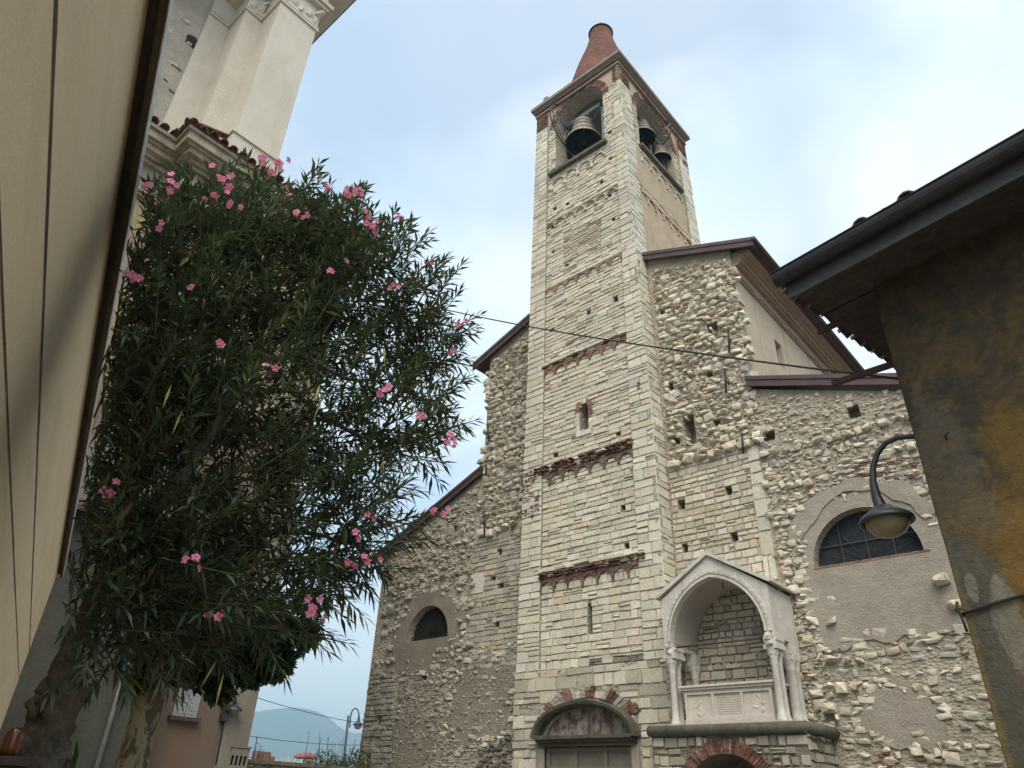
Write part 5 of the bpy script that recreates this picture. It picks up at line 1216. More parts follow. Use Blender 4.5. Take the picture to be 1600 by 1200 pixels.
def _oc():
    g = G('ochre_render', 0.93, 0.12)
    k = g.n('ShaderNodeVectorMath'); k.operation = 'DOT_PRODUCT'; g.l(g.co, k.inputs[0]); k.inputs[1].default_value = tuple(RE)
    u = g.math('SUBTRACT', k.outputs['Value'], RP.dot(RE)); z = g.sep()[2]
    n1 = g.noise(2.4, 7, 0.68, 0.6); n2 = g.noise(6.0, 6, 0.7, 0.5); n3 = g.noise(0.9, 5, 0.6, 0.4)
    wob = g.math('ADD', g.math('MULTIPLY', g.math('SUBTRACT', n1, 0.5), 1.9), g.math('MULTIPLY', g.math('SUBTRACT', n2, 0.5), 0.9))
    def ell(uc, zc, a, b, soft=0.06):
        du = g.math('DIVIDE', g.math('SUBTRACT', u, uc), a); dz = g.math('DIVIDE', g.math('SUBTRACT', z, zc), b)
        d = g.math('SQRT', g.math('ADD', g.math('MULTIPLY', du, du), g.math('MULTIPLY', dz, dz)))
        return g.ramp(g.math('MULTIPLY', g.math('ADD', d, wob), 0.5), [(0.5-soft*0.5, 1.0), (0.5+soft*0.5, 0.0)])
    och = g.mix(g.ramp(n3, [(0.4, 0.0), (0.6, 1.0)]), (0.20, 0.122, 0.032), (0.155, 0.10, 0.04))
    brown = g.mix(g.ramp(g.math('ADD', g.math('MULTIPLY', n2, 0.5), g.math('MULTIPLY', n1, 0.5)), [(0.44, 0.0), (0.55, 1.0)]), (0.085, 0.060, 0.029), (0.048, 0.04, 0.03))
    up = g.ramp(g.math('DIVIDE', g.math('ADD', z, g.math('MULTIPLY', wob, 0.9)), 8.0), [(0.43, 0.0), (0.56, 1.0)])  # brown deepens towards the eave: overhang shade painted into the render colour
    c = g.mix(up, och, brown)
    c = g.mix(ell(0.75, 4.35, 0.25, 0.35, 0.3), c, (0.12, 0.08, 0.03))
    grey = g.mix(n2, (0.085, 0.077, 0.06), (0.14, 0.125, 0.10))
    m1 = ell(0.14, 2.35, 0.14, 1.0); m2 = ell(0.2, 4.2, 0.32, 0.85, 0.16); m3 = ell(0.1, 3.35, 0.25, 0.35, 0.2)
    c = g.mix(g.math('MULTIPLY', m2, 0.5), c, grey); c = g.mix(m3, c, grey); c = g.mix(m1, c, grey)
    pale = g.mix(n1, (0.25, 0.235, 0.19), (0.17, 0.16, 0.125))
    c = g.mix(g.math('MULTIPLY', ell(0.33, 2.95, 0.11, 0.34), 0.9), c, pale); c = g.mix(g.math('MULTIPLY', ell(0.14, 3.3, 0.05, 0.12), 0.9), c, pale)
    edge = g.ramp(g.math('ADD', u, g.math('MULTIPLY', wob, 0.05)), [(0.03, 1.0), (0.08, 0.0)]); low = g.ramp(g.math('DIVIDE', z, 8.0), [(0.36, 1.0), (0.46, 0.0)])
    c = g.mix(g.math('MULTIPLY', g.math('MULTIPLY', edge, low), 0.8), c, (0.27, 0.19, 0.07))
    foot = g.ramp(g.math('ADD', u, g.math('MULTIPLY', g.math('SUBTRACT', z, 2.9), -0.10)), [(0.0, 1.0), (0.06, 0.0)])
    c = g.mix(g.ramp(g.noise(26, 4, 0.7), [(0.58, 0.0), (0.72, 0.7)]), c, (0.07, 0.06, 0.045))
    c = g.mix(1.0, c, g.ramp(g.noise(14, 6, 0.7), [(0.25, 0.7), (0.75, 1.2)]), 'MULTIPLY')
    h = g.math('ADD', g.math('MULTIPLY', g.mix(0.5, m1, m3), -0.5), g.math('ADD', n2, g.math('MULTIPLY', g.noise(45, 4, 0.7), 0.35)))
    return g.done(c, h, 0.7, 0.03)
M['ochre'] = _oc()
M['ochre_grey'] = m_plaster('bare_grey_render', (0.225, 0.20, 0.155), (0.16, 0.14, 0.105), (0.21, 0.145, 0.055), 1.6, 0.8, 0.7)
M['ochre_pale'] = m_plaster('pale_limewash', (0.34, 0.315, 0.25), (0.28, 0.25, 0.19), (0.20, 0.17, 0.11), 2.2, 0.4, 0.6)
M['fascia'] = m_plain('grey_fascia_board', (0.055, 0.053, 0.05), 0.7, 0, 0.3, 5)
ochre_house()

def wall_cable():
    P = [(frRF(-0.02, on_front(1500, 962)[1]+0.02, -0.3))]+[frRF(max(0.0, on_front(x, y)[0]), on_front(x, y)[1], 0.02) for x, y in ((1501, 961), (1530, 952), (1560, 942), (1600, 931), (1700, 905))]
    m = MB(); m.tube(P, 0.013, 6); k = Vector(P[1]); m.tube([k+Vector((0.0, 0, 0.10)), k+Vector((-0.012, -0.02, 0.03)), k, k+Vector((0.01, -0.02, -0.05)), k+Vector((0.015, -0.01, -0.14))], 0.012, 6)
    tag(m.build('wall_cable', M['cable']), 'black cable clipped across the peeling ochre house wall', 'cable')
wall_cable()

def wall_lamp_near():
    P = [atH(x, y, h) for x, y, h in ((1450, 684, 7.32), (1425, 682, 7.34), (1402, 684, 7.37), (1384, 692, 7.4), (1371, 708, 7.43), (1364, 730, 7.45), (1364, 752, 7.46), (1369, 775, 7.47), (1376, 792, 7.48), (1381, 804, 7.48))]
    t = thing('wall_lamp', 'dark swan neck street lamp with yellowed glass bowl hung from the ochre house corner', 'street lamp', P[0])
    m = MB(); m.tube(P, [0.026, 0.026, 0.026, 0.026, 0.028, 0.03, 0.035, 0.046, 0.062, 0.088], 12); m.build('arm', M['lamp_dark'], t)
    r = atH(1385, 812, 7.48); up = Vector((-0.03, 0.0, 1)).normalized()
    m = MB(); m.lathe([(0.09, 0.13), (0.125, 0.10), (0.19, 0.055), (0.235, 0.02), (0.25, -0.005), (0.25, -0.03), (0.235, -0.035), (0.21, 0.0)], r, 32, up); m.build('shade', M['lamp_dark'], t)
    m = MB(); m.lathe([(0.2, -0.01), (0.2, -0.03), (0.185, -0.075), (0.15, -0.125), (0.095, -0.16), (0.04, -0.178), (0.0, -0.18)], r, 28, up); m.build('glass_bowl', M['lamp_glass'], t)
wall_lamp_near()

# ------------------------------------------------------------------ overhead cable
def overhead_cable():
    a = Vector(atX(560, 446, -16.9)); b = Vector(atH(1420, 594, 7.7)); n = 40
    L = (b-a).length; pts = []
    for i in range(n+1):
        s = i/n; p = a.lerp(b, s); p.z -= 4*SAG*s*(1-s); pts.append(p)
    m = MB(); m.tube(pts, 0.0135, 6); tag(m.build('overhead_cable', M['cable']), 'twisted black cable hanging across the square in front of the tower', 'cable')
SAG = 0.30
overhead_cable()
# ================================================================== TREES
def leaf(mb, p, d, L, w, col, droop=0.15):
    d = d.normalized(); s = d.cross(Vector((0, 0, 1)))
    if s.length < 1e-3: s = Vector((1, 0, 0))
    s = s.normalized(); a = random.uniform(-0.7, 0.7); nn = s.cross(d); s = (s*math.cos(a)+nn*math.sin(a)).normalized(); nn = s.cross(d).normalized()
    m = p+d*(L*0.5)-nn*(w*0.35); q1 = p+d*(L*0.45)+s*w; q2 = p+d*(L*0.45)-s*w; t = p+d*L-Vector((0, 0, droop*L))
    mb.add([p, q1, m, q2, t], [(0, 1, 2), (0, 2, 3), (1, 4, 2), (2, 4, 3)], col, True)
def wall_ok(p, mg=0.03):
    s = p.dot(LL); h = p.z-1.6
    return s < min(h/6.8, 0.44)-mg if h > 0 else s < -0.05
OLE = [(330,400,135,4.0),(215,400,60,4.0),(195,500,110,4.0),(180,600,110,3.95),(160,700,120,3.95),(150,820,120,3.9),(180,920,90,3.9),(130,900,75,3.8),(150,970,75,3.8),(210,970,80,3.85),(300,370,70,4.0),(680,540,40,4.2),(685,620,35,4.2),(450,370,120,4.1),(455,450,130,4.2),(560,440,130,4.1),(640,520,100,4.2),(660,590,70,4.2),(300,550,165,4.0),(440,600,185,4.2),(585,660,135,4.1),(640,700,70,4.1),(330,740,190,4.0),(480,820,145,4.1),(560,800,95,4.1),(240,850,145,3.9),(420,915,100,4.0),(300,930,105,3.9),(200,650,120,3.9),(520,880,60,4.1),(230,420,100,3.8),(500,350,60,4.1),(580,410,70,4.1),(380,370,70,4.0)]
def blob_list():
    out = []
    for x, y, r, h in OLE:
        c = atH(x, y, h); out.append((c, r*(c-CAM).length/F_PX*0.80))
    return out
BLOBS = blob_list()
ROOT = Vector(atH(130, 960, 3.95))
def oleander():
    base = atH(70, 1200, 3.9)
    t = thing('oleander_tree', 'large pink flowering oleander tree with a gnarled trunk beside the near beige wall', 'tree', (base.x, base.y, 0))
    k = MB(); P = [Vector((base.x+0.02, base.y-0.01, 0)), Vector((base.x, base.y, 0.8))]+[atH(x, y, 3.9) for x, y in ((62, 1185), (76, 1150), (86, 1110), (100, 1065), (112, 1020), (135, 960), (190, 880))]
    pts = []; rr = []
    R0 = [0.17, 0.14, 0.105, 0.095, 0.088, 0.07, 0.056, 0.048, 0.04]
    for i in range(len(P)-1):
        for j in range(14): pts.append(P[i].lerp(P[i+1], j/14)); rr.append(R0[i]+(R0[i+1]-R0[i])*j/14)
    n = 44; vs = []; fs = []
    for i, p in enumerate(pts):
        tn = (pts[min(i+1, len(pts)-1)]-pts[max(0, i-1)]).normalized(); x = tn.cross(Vector((0.3, 1, 0))).normalized(); y = tn.cross(x)
        for q in range(n):
            a = 2*math.pi*q/n; dd = x*math.cos(a)+y*math.sin(a); v = p+dd*rr[i]
            f = 0.92+0.42*mnoise.noise(v*8)+0.26*mnoise.noise(v*19)+0.14*mnoise.noise(v*45)+0.10*math.sin(a*5+p.z*7)
            vs.append(p+dd*rr[i]*f)
    for i in range(len(pts)-1):
        for q in range(n): fs.append((i*n+q, i*n+(q+1) % n, (i+1)*n+(q+1) % n, (i+1)*n+q))
    k.add(vs, fs, smooth=True)
    for x, y, r in ((108, 1078, 0.05), (122, 1083, 0.04), (97, 1085, 0.045), (56, 1104, 0.035), (66, 1075, 0.03), (114, 1070, 0.035), (78, 1085, 0.05), (118, 1092, 0.03), (45, 1150, 0.03), (63, 1092, 0.03)):
        c = atH(x, y, 3.86)
        nu, nv = 10, 7; vv = []; ff = []
        for i_ in range(nv+1):
            for j_ in range(nu):
                th, ph = math.pi*i_/nv, 2*math.pi*j_/nu; d_ = Vector((math.sin(th)*math.cos(ph), math.sin(th)*math.sin(ph), math.cos(th)))
                vv.append(c+d_*r*(1+0.9*mnoise.noise((c+d_*r)*28)))
        for i_ in range(nv):
            for j_ in range(nu): ff.append((i_*nu+j_, i_*nu+(j_+1) % nu, (i_+1)*nu+(j_+1) % nu, (i_+1)*nu+j_))
        k.add(vv, ff, smooth=True)
    k.build('trunk', M['bark'], t)
    # limbs reaching into the crown
    def limb(pts, r0, r1):
        b = MB(); Pp = [atH(*p) for p in pts]; Q = []
        for i in range(len(Pp)-1):
            for j in range(4): Q.append(Pp[i].lerp(Pp[i+1], j/4)+Vector((random.uniform(-1, 1), random.uniform(-1, 1), random.uniform(-1, 1)))*0.012)
        Q.append(Pp[-1]); b.tube(Q, [r0+(r1-r0)*i/(len(Q)-1) for i in range(len(Q))], 8); b.build('branch', M['bark_smooth'], t)
    limb(((135, 960, 3.9), (190, 860, 3.9), (290, 740, 3.95), (350, 640, 4.0), (400, 535, 4.05), (450, 480, 4.05), (520, 435, 4.1), (560, 380, 4.1)), 0.05, 0.012)
    limb(((350, 640, 4.0), (410, 560, 3.95), (465, 555, 3.95), (540, 590, 4.0), (620, 600, 4.05)), 0.028, 0.008)
    limb(((290, 740, 3.95), (370, 620, 4.1), (450, 610, 4.1), (560, 680, 4.1), (650, 690, 4.1)), 0.028, 0.008)
    limb(((190, 860, 3.9), (220, 700, 3.85), (250, 560, 3.9), (280, 420, 3.9), (270, 330, 3.9)), 0.04, 0.01)
    limb(((290, 740, 3.95), (300, 600, 4.1), (340, 480, 4.1), (400, 370, 4.1), (430, 290, 4.1)), 0.03, 0.008)
    limb(((190, 860, 3.9), (320, 850, 4.0), (450, 830, 4.05), (560, 850, 4.1)), 0.03, 0.008)
    limb(((400, 535, 4.05), (420, 470, 4.0), (410, 420, 4.0), (450, 360, 4.0)), 0.018, 0.007)
    limb(((450, 480, 4.05), (500, 500, 4.05), (560, 470, 4.1), (640, 470, 4.1)), 0.016, 0.007)
    # foliage: whorled lance leaves on short shoots
    f = MB(); sh = MB(); n = 0
    tw = sum(r**2.4 for c, r in BLOBS)
    wts = [r**2.1 for c, r in BLOBS]
    while n < NTWIG:
        c, r = random.choices(BLOBS, wts)[0]
        d = Vector((random.gauss(0, 1), random.gauss(0, 1), random.gauss(0, 1))).normalized()
        p = c+d*(r*random.uniform(0.25, 1.0)**0.7)
        g = (d*0.8+(p-ROOT).normalized()*0.7+Vector((0, 0, random.uniform(0.0, 0.6)))+Vector((random.gauss(0, .3), random.gauss(0, .3), random.gauss(0, .3)))).normalized()
        L = random.uniform(0.12, 0.30); tip = p+g*L
        if not wall_ok(tip, 0.0) or not wall_ok(p, 0.0): n += 0.35; continue
        n += 1
        sh.tube([p-g*0.1, p+g*L*0.5, tip], [0.005, 0.004, 0.003], 4, False)
        a0 = random.uniform(0, 6.28); k_ = int(L/0.042)+1
        base_c = random.choice(((0.05, 0.075, 0.042), (0.042, 0.066, 0.04), (0.065, 0.092, 0.05), (0.036, 0.058, 0.036), (0.085, 0.11, 0.065), (0.06, 0.085, 0.05)))
        x = g.cross(Vector((0.2, 0.9, 0.3))).normalized(); y = g.cross(x)
        for i in range(k_):
            s = i/max(1, k_-1); q = p.lerp(tip, 0.1+0.9*s); op = 1.15-0.75*s
            for j in range(3):
                a = a0+i*1.05+j*2.094+random.uniform(-0.3, 0.3)
                dd = g*math.cos(op)+(x*math.cos(a)+y*math.sin(a))*math.sin(op)+Vector((0, 0, -0.12))
                ll = random.uniform(0.085, 0.15)*(1-0.25*s)
                if not wall_ok(q+dd*ll, 0.0): continue
                rq = random.random(); col = jit(base_c, 0.28, 0.12) if rq > 0.05 else (jit((0.19, 0.19, 0.06), 0.25, 0.1) if rq > 0.015 else jit((0.16, 0.10, 0.05), 0.25, 0.1))
                leaf(f, q, dd, ll, ll*random.uniform(0.072, 0.098), col)
    f.build('foliage', M['oleander_leaf'], t); sh.build('twigs', M['twig'], t)
    # hanging pale pods and stray leaves
    pd = MB()
    for x, y, h in ((338, 425, 3.4), (340, 1030, 3.3), (350, 1050, 3.3), (505, 620, 3.4), (268, 600, 3.3), (285, 640, 3.3), (560, 570, 3.4), (500, 600, 3.3), (600, 540, 3.4)):
        p = atH(x, y, h); leaf(pd, p, Vector((random.uniform(-0.3, 0.3), random.uniform(-0.3, 0.3), -1)), random.uniform(0.11, 0.15), 0.006, jit((0.30, 0.29, 0.09)), 0)
    pd.build('hanging_pods', M['oleander_leaf'], t)
    # flower heads
    spots = [(437,256,6),(424,266,5),(414,252,3),(346,281,8),(268,291,7),(225,297,3),(362,315,4),(331,302,3),(250,352,3),(240,320,2),(513,294,3),(545,298,3),(556,303,4),(570,338,4),(580,356,7),(625,345,2),(668,410,2),(540,412,2),(208,430,3),(197,427,2),(303,451,2),(342,540,2),(423,578,3),(603,612,6),(716,503,3),(655,650,3),(620,452,3),(697,690,2),(710,689,4),(690,800,5),(176,766,4),(304,880,4),(337,962,4),(486,955,4),(502,966,3),(565,872,4),(578,876,3),(559,835,2),(490,932,2),(462,338,3),(450,300,2),(590,806,2),(700,548,2),(517,424,2),(470,330,3)]
    for x, y, k_ in spots:
        d = ray(x, y).normalized(); best = None
        for c, r in BLOBS:
            oc = CAM-c; b = oc.dot(d); disc = b*b-(oc.dot(oc)-(r*1.08)**2)
            if disc > 0:
                s = -b-math.sqrt(disc); best = s if best is None else min(best, s)
        s = (best if best else 4.4*1.0)
        s = max(s-0.05, 3.0); p0 = CAM+d*s
        m = MB(); ax0 = (Vector((0, 0, 0.35))-d).normalized()
        for j in range(k_):
            off = Vector((random.gauss(0, 1), random.gauss(0, 1), random.gauss(0, 0.8)))*(0.012*math.sqrt(k_))
            c = p0+off; ax = (ax0+off*12+Vector((random.uniform(-.5, .5), random.uniform(-.5, .5), random.uniform(-.3, .3)))).normalized()
            xx = ax.cross(Vector((0.3, 0.2, 1))).normalized(); yy = ax.cross(xx); col = jit((0.72, 0.24, 0.42), 0.12, 0.06); R = random.uniform(0.016, 0.022)
            for q in range(5):
                a = q*1.2566+random.uniform(-0.15, 0.15); rd = xx*math.cos(a)+yy*math.sin(a); tn = ax.cross(rd)
                m.add([c, c+rd*R*0.6+tn*R*0.42+ax*R*0.3, c+rd*R*1.05+tn*R*0.3+ax*R*0.25, c+rd*R*1.1-tn*R*0.22+ax*R*0.2, c+rd*R*0.6-tn*R*0.42+ax*R*0.3], [(0, 1, 2, 3, 4)], col)
        m.tube([p0-ax0*0.07, p0], 0.003, 4, False, col=(0.08, 0.14, 0.05)); m.build('flower_cluster', M['petal'], t)
NTWIG = 2000
def m_leaf(name, rough=0.45, trans=0.25):
    g = G(name, rough, 0.35); c = g.attr(); g._in(g.b.inputs['Base Color'], c)
    tr = g.n('ShaderNodeBsdfTranslucent'); g.l(g.mix(1.0, c, (1.3, 1.4, 0.8), 'MULTIPLY'), tr.inputs['Color'])
    mx = g.n('ShaderNodeMixShader'); mx.inputs[0].default_value = trans; out = g.nt.nodes['Material Output']
    g.l(g.b.outputs[0], mx.inputs[1]); g.l(tr.outputs[0], mx.inputs[2]); g.l(mx.outputs[0], out.inputs['Surface']); return g.m
M['oleander_leaf'] = m_leaf('oleander_leaf', 0.34, 0.2)
M['petal'] = m_leaf('pink_petal', 0.7, 0.3)
M['bark'] = m_plaster('gnarled_bark', (0.19, 0.165, 0.13), (0.085, 0.074, 0.058), (0.04, 0.035, 0.028), 9.0, 1.0, 0.6)
M['bark_smooth'] = m_plain('grey_brown_bark', (0.10, 0.085, 0.068), 0.85, 0, 0.4, 14, 0.2, 0.5)
M['twig'] = m_plain('green_twig', (0.06, 0.07, 0.035), 0.8, 0, 0.2)
oleander()

def ivy_tree():
    b = atH(205, 1200, 6.0)
    t = thing('ivy_clad_tree', 'mottled pale trunk wrapped in small leaved ivy behind the oleander', 'tree', (b.x, b.y, 0))
    m = MB(); P = [Vector((b.x, b.y, 0))]+[atH(x, y, 6.0) for x, y in ((205, 1200), (214, 1165), (226, 1125), (236, 1085), (238, 1040), (225, 985), (215, 900))]+[atH(240, 780, 6.0)]
    m.tube(P, [0.14, 0.105, 0.098, 0.095, 0.092, 0.09, 0.085, 0.075, 0.05], 14); tr = m.build('trunk', M['mottled_bark'], t)
    for pts in (((236, 1060, 6.0), (290, 1020, 6.0), (360, 990, 6.0), (430, 985, 6.05)), ((225, 985, 6.0), (290, 930, 6.0), (350, 900, 6.0))):
        q = MB(); q.tube([atH(*p) for p in pts], [0.04, 0.03, 0.022, 0.012], 8); q.build('branch', M['mottled_bark'], t)
    f = MB(); bl = [(255,1000,48,7),(300,1020,42,6),(350,1010,50,7),(400,1000,48,7),(440,1000,36,5),(430,1035,24,4),(380,965,60,7),(320,960,60,7),(250,950,60,5),(238,1055,26,4),(330,1045,28,5),(345,1075,18,2),(300,880,70,6),(480,990,20,3),(395,1045,24,4),(460,960,40,4)]
    bl2 = [(atH(x, y, 6.0), r*6.3/F_PX, k) for x, y, r, k in bl]
    for c, r, k_ in bl2:
        for i in range(k_*150):
            d = Vector((random.gauss(0, 1), random.gauss(0, 1), random.gauss(0, 1))).normalized(); p = c+d*r*random.uniform(0.2, 1.0)**0.6
            if not wall_ok(p, 0.1): continue
            a = Vector((random.uniform(-1, 1), random.uniform(-1, 1), random.uniform(-1, 0.3))).normalized(); col = jit(random.choice(((0.035, 0.07, 0.032), (0.05, 0.09, 0.035), (0.03, 0.06, 0.03))), 0.25, 0.1)
            leaf(f, p, a, random.uniform(0.04, 0.065), random.uniform(0.018, 0.028), col)
    f.build('foliage', M['ivy_leaf'], t)
M['ivy_leaf'] = m_leaf('ivy_leaf', 0.5, 0.2)
def _mb():
    g = G('mottled_bark', 0.9, 0.1); v = g.noise(11, 4, 0.6, 0.6, g.scaled((1, 1, 0.55)))
    c = g.mix(g.ramp(v, [(0.47, 0.0), (0.53, 1.0)]), (0.115, 0.10, 0.078), (0.30, 0.28, 0.18)); return g.done(c, v, 0.4, 0.02)
M['mottled_bark'] = _mb()
ivy_tree()
def strap_plant():
    b = atH(118, 1196, 4.6); t = thing('strap_leaved_plant', 'few long green grassy leaves sprouting beside the gnarled trunk', 'plant', (b.x, b.y, 0))
    f = MB()
    for k in range(11):
        d = Vector((random.uniform(-0.6, 0.8), random.uniform(-0.5, 0.6), random.uniform(0.5, 1.2))).normalized(); p = Vector((b.x, b.y, b.z-random.uniform(0.05, 0.25)))
        L = random.uniform(0.2, 0.38); leaf(f, p, d, L, 0.011, jit((0.055, 0.11, 0.035), 0.2), 0.35)
    f.build('foliage', M['ivy_leaf'], t); s = MB(); s.tube([(b.x, b.y, 0), (b.x, b.y, b.z-0.15)], 0.02, 6); s.build('stem', M['bark_smooth'], t)
strap_plant()
# ================================================================== BEYOND THE GAP
def street_lamp():
    H = 36.0; b = atH(541, 1180, H)
    t = thing('street_lamp', 'slim grey green street lamp with curved neck in the gap left of the church', 'street lamp', (b.x, b.y, 0))
    top = atH(544.5, 1118, H); m = MB(); m.tube([(b.x, b.y, 0), (b.x, b.y, 1.0), (top.x, top.y, top.z)], [0.075, 0.06, 0.05], 10); m.build('pole', M['lamp_grey'], t)
    P = [atH(x, y, H) for x, y in ((546.5, 1137), (547, 1128), (548, 1118), (550.5, 1110), (555, 1106.5), (559, 1109), (561, 1116), (560.5, 1124))]; m = MB(); m.tube(P, [0.03]*7+[0.05], 8); m.tube([atH(545, 1127.5, H), P[1]], 0.03, 6); m.build('arm', M['lamp_grey'], t)
    r = atH(559.5, 1132, H); m = MB(); m.lathe([(0.05, 0.26), (0.08, 0.14), (0.14, 0.06), (0.24, 0.0), (0.235, -0.03), (0.2, -0.02)], r, 20); m.build('shade', M['lamp_grey'], t)
    m = MB(); m.lathe([(0.18, -0.01), (0.17, -0.1), (0.11, -0.18), (0.0, -0.21)], r, 18); m.build('glass_bowl', M['lamp_white'], t)
street_lamp()
def garden_wall():
    t = thing('garden_wall', 'low dark stone garden wall at the bottom edge between the church and the pinkish house', 'wall', (-17.3, 11.5, 0))
    z = atX(440, 1190, -17.2).z
    m = MB(); m.box((-17.55, 9.9, 0), (-17.2, 16, z-0.08)); m.build('wall_body', M['mortar_dark'], t)
    s = MB(); fr = lambda u, v, w: (-17.2+w, u, v); ashlar(s, fr, [[(9.9, 0.6), (16, 0.6), (16, z-0.08), (9.9, z-0.08)]], (0.12, 0.2), (0.18, 0.4), 0.03, (0, 0.03), PAL_DARKLOW, miss=0.06); s.build('wall_facing', M['rubble'], t)
    c = MB(); y = 9.92
    while y < 16: L = random.uniform(0.4, 0.7); c.box((-17.6, y, z-0.08), (-17.12, y+L-0.012, z+random.uniform(-0.012, 0.01)), jit((0.2, 0.18, 0.15))); y += L
    c.build('coping', M['slab'], t)
garden_wall()
def fence():
    a, b = atH(396, 1189, 46), atH(505, 1197, 50); zt = a.z
    t = thing('terrace_fence', 'red brick and white railing far beyond the garden wall', 'fence', (a.x, a.y, 0))
    d = Vector((b.x-a.x, b.y-a.y, 0)); L = d.length; d.normalize(); s = Vector((-d.y, d.x, 0)); o = Vector((a.x, a.y, 0))
    m = MB(); m.obox(o, d, s, (0, 0, 1), (-2, L+6), (0, 0.4), (0, zt-0.35)); m.build('retaining_wall', M['brickred'], t)
    for u in (-1.2, 0.2, 1.1, 4.2):
        m = MB(); m.obox(o, d, s, (0, 0, 1), (u, u+(1.0 if u == 0.2 else 0.45)), (0, 0.4), (zt-0.34, zt+(0.5 if u in (0.2, ) else 0.3))); m.build('brick_pier', M['brickred'], t)
    m = MB()
    for z0, z1 in ((zt-0.06, zt+0.02), (zt+0.12, zt+0.2)): m.obox(o, d, s, (0, 0, 1), (0.3, L+5), (0.15, 0.2), (z0, z1))
    u = 1.6
    while u < L+5: m.obox(o, d, s, (0, 0, 1), (u, u+0.08), (0.1, 0.145), (zt-0.34, zt+0.34)); u += 0.55
    m.build('railing', M['white_paint'], t)
    c = atH(478, 1184, 50); k = thing('red_parasol', 'faded red parasol opened beyond the white railing', 'parasol', (c.x, c.y, 0))
    m = MB(); m.lathe([(0.02, 0.28), (0.25, 0.26), (0.6, 0.16), (0.72, 0.04), (0.72, -0.06), (0.7, -0.06), (0.68, 0.02)], c, 16); m.build('canopy', M['parasol'], k)
    m = MB(); m.tube([(c.x, c.y, 0), c+Vector((0, 0, 0.2))], 0.04, 6); m.build('pole', M['white_paint'], k)
M['brickred'] = m_plain('orange_brick', (0.30, 0.15, 0.12), 0.85, 0, 0.25, 3)
M['white_paint'] = m_plain('white_paint', (0.7, 0.7, 0.7), 0.6, 0, 0.08, 3)
M['parasol'] = m_plain('faded_red_cloth', (0.30, 0.11, 0.11), 0.9, 0, 0.15, 3)
fence()
def shrub(name, label, c, r, h, n, spread, tall=0):
    t = thing(name, label, 'bush', (c.x, c.y, 0), 'bushes beyond the garden wall'); f = MB(); s = MB()
    for k in range(9):
        a = random.uniform(0, 6.28); q = Vector((c.x+math.cos(a)*r*0.6, c.y+math.sin(a)*r*0.6, c.z-random.uniform(0.1, 0.6))); s.tube([(c.x, c.y, 0), (c.x, c.y, max(0.3, c.z-h)), q], [0.04, 0.03, 0.01], 5, False)
    for i in range(n):
        d = Vector((random.gauss(0, 1), random.gauss(0, 1), random.gauss(0, 1))).normalized()*random.uniform(0.2, 1)**0.6; p = c+Vector((d.x*r, d.y*r, d.z*h*0.6-h*0.5))
        if p.z < 0.1: continue
        leaf(f, p, Vector((random.gauss(0, .5), random.gauss(0, .5), random.uniform(0.1, 1))), random.uniform(0.1, 0.2), 0.03, jit((0.085, 0.115, 0.05), 0.3, 0.1))
    for k in range(tall):
        q = Vector((c.x+random.uniform(-r, r)*0.6, c.y+random.uniform(-r, r)*0.6, c.z-0.3)); e = q+Vector((random.uniform(-.15, .15), random.uniform(-.15, .15), random.uniform(0.5, 1.2))); s.tube([q, e], [0.015, 0.006], 4, False)
        for j in range(10): leaf(f, q.lerp(e, j/10), Vector((random.gauss(0, 1), random.gauss(0, 1), 0.8)), random.uniform(0.08, 0.16), 0.018, jit((0.10, 0.125, 0.06), 0.2, 0.1))
    f.build('foliage', M['ivy_leaf'], t); s.build('stems', M['bark_smooth'], t)
shrub('bush', 'feathery green bush with tall shoots left of the far street lamp', atH(507, 1182, 33), 1.1, 2.0, 2200, 1, 12)
shrub('bush', 'low green bush against the foot of the far street lamp pole', atH(532, 1190, 33), 0.8, 1.7, 1500, 1, 3)
shrub('bush', 'green bush at the far left corner of the old church', atH(560, 1178, 29), 0.7, 1.8, 1500, 1, 4)
shrub('bush', 'wispy dry grass clump above the garden wall near the red brick pier', atH(402, 1196, 28), 0.7, 1.2, 400, 1, 9)
def wires():
    for lab, a, b in (('thin upper power line crossing in front of the hills', atH(380, 1083, 33), atH(610, 1135, 44)), ('thin lower power line crossing in front of the hills', atH(370, 1147, 40), atH(610, 1163, 48))):
        m = MB(); n = 14; m.tube([a.lerp(b, i/n)-Vector((0, 0, 0.5*4*(i/n)*(1-i/n)*0.4)) for i in range(n+1)], 0.014, 5); tag(m.build('power_line', M['cable']), lab, 'power line')
wires()
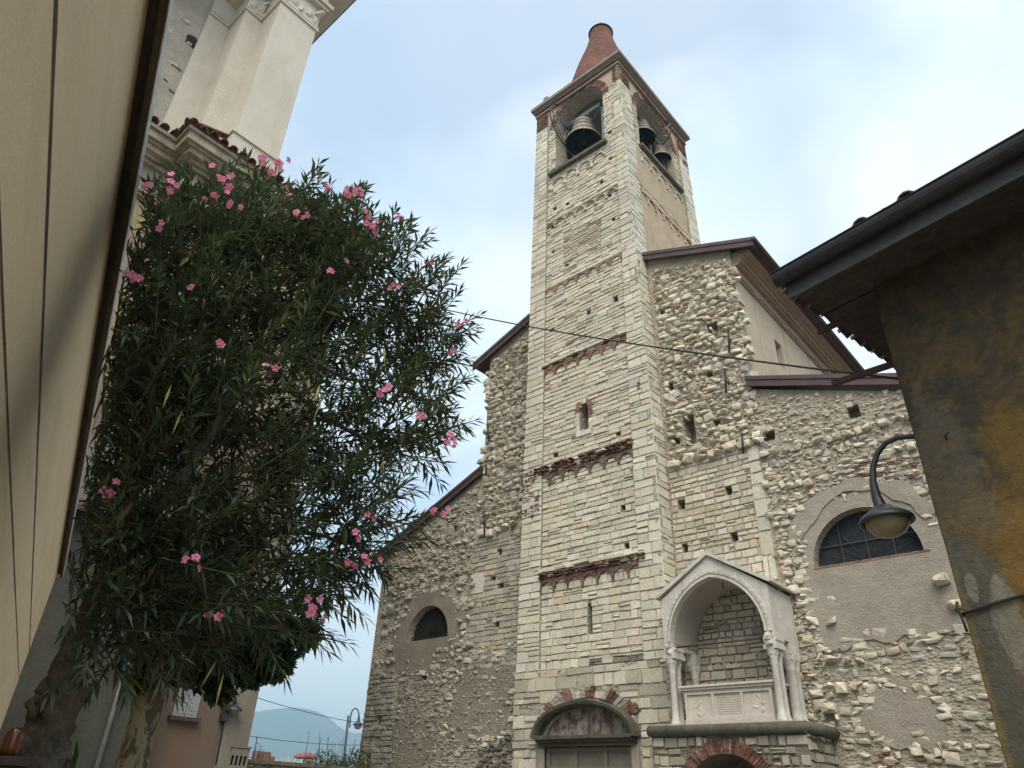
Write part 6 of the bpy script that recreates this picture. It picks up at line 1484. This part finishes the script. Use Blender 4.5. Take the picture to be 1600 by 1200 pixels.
# ------------------------------------------------------------------ ground and hills
def ground():
    m = MB(); m.add([(-9000, -9000, 0), (9000, -9000, 0), (9000, 9000, 0), (-9000, 9000, 0)], [(0, 1, 2, 3)]); o = m.build('ground', M['paving']); o['kind'] = 'structure'
def _pv():
    g = G('stone_paving', 0.9, 0.15); c = g.mix(g.ramp(g.noise(0.3, 6, 0.6), [(0.3, 0.0), (0.7, 1.0)]), (0.31, 0.28, 0.225), (0.25, 0.225, 0.18))
    e = g.voro(1.6, 'DISTANCE_TO_EDGE'); c = g.mix(g.ramp(e, [(0.0, 0.8), (0.03, 0.0)]), c, (0.08, 0.075, 0.065)); return g.done(c, g.noise(6, 5), 0.3, 0.02)
M['paving'] = _pv()
ground()
def hills():
    prof = [(300, 1135), (350, 1120), (395, 1112), (415, 1109), (430, 1107), (445, 1105.5), (460, 1104), (480, 1107), (500, 1112), (515, 1121), (530, 1135), (545, 1143), (560, 1147), (575, 1140), (600, 1128), (650, 1122), (760, 1150), (900, 1190)]
    rid = []
    for x, y in prof:
        d = ray(x, y); rid.append((math.atan2(d.x, d.y), d.z/math.hypot(d.x, d.y)))
    rid = [(-2.4, 0.03), (-1.9, 0.05), (-1.4, 0.07)]+[r for r in rid if r[0] > -1.3]+[(rid[-1][0]+0.3, 0.03), (rid[-1][0]+0.9, 0.02)]
    def el(a):
        for (a0, e0), (a1, e1) in zip(rid[:-1], rid[1:]):
            if a0 <= a <= a1: return e0+(e1-e0)*(a-a0)/(a1-a0)
        return 0.02
    m = MB(); na, nd = 260, 16; vs = []; R0, R1 = 2300, 3900; RR = 3000
    for i in range(na+1):
        a = -2.3+2.6*i/na
        for j in range(nd+1):
            R = R0+(R1-R0)*j/nd; s = 1-abs(R-RR)/(RR-R0 if R < RR else R1-RR); s = max(0, s)**0.8
            h = (1.6+el(a)*RR)*s; h += (18*mnoise.noise((a*22, R*0.003, 0))+7*mnoise.noise((a*70, R*0.008, 3)))*s*(1-s)*3
            vs.append((R*math.sin(a), R*math.cos(a), h-2))
    m.add(vs, [(i*(nd+1)+j, (i+1)*(nd+1)+j, (i+1)*(nd+1)+j+1, i*(nd+1)+j+1) for i in range(na) for j in range(nd)], smooth=True)
    o = m.build('hills', M['hill']); o['kind'] = 'structure'
M['hill'] = m_plain('wooded_hillside', (0.05, 0.085, 0.075), 0.95, 0, 0.4, 0.02, 0.1)
hills()

# ------------------------------------------------------------------ haze over the lake valley
def haze():
    m = MB(); m.box((-4600, -900, -3), (900, 4600, 330)); g = bpy.data.materials.new('haze_air'); g.use_nodes = True; nt = g.node_tree; nt.nodes.clear()
    v = nt.nodes.new('ShaderNodeVolumePrincipled'); v.inputs['Color'].default_value = (0.60, 0.85, 1.0, 1); v.inputs['Density'].default_value = HAZE; v.inputs['Anisotropy'].default_value = 0.2
    o = nt.nodes.new('ShaderNodeOutputMaterial'); nt.links.new(v.outputs[0], o.inputs['Volume']); h = m.build('haze', g); h['kind'] = 'stuff'
HAZE = 0.00045
haze()
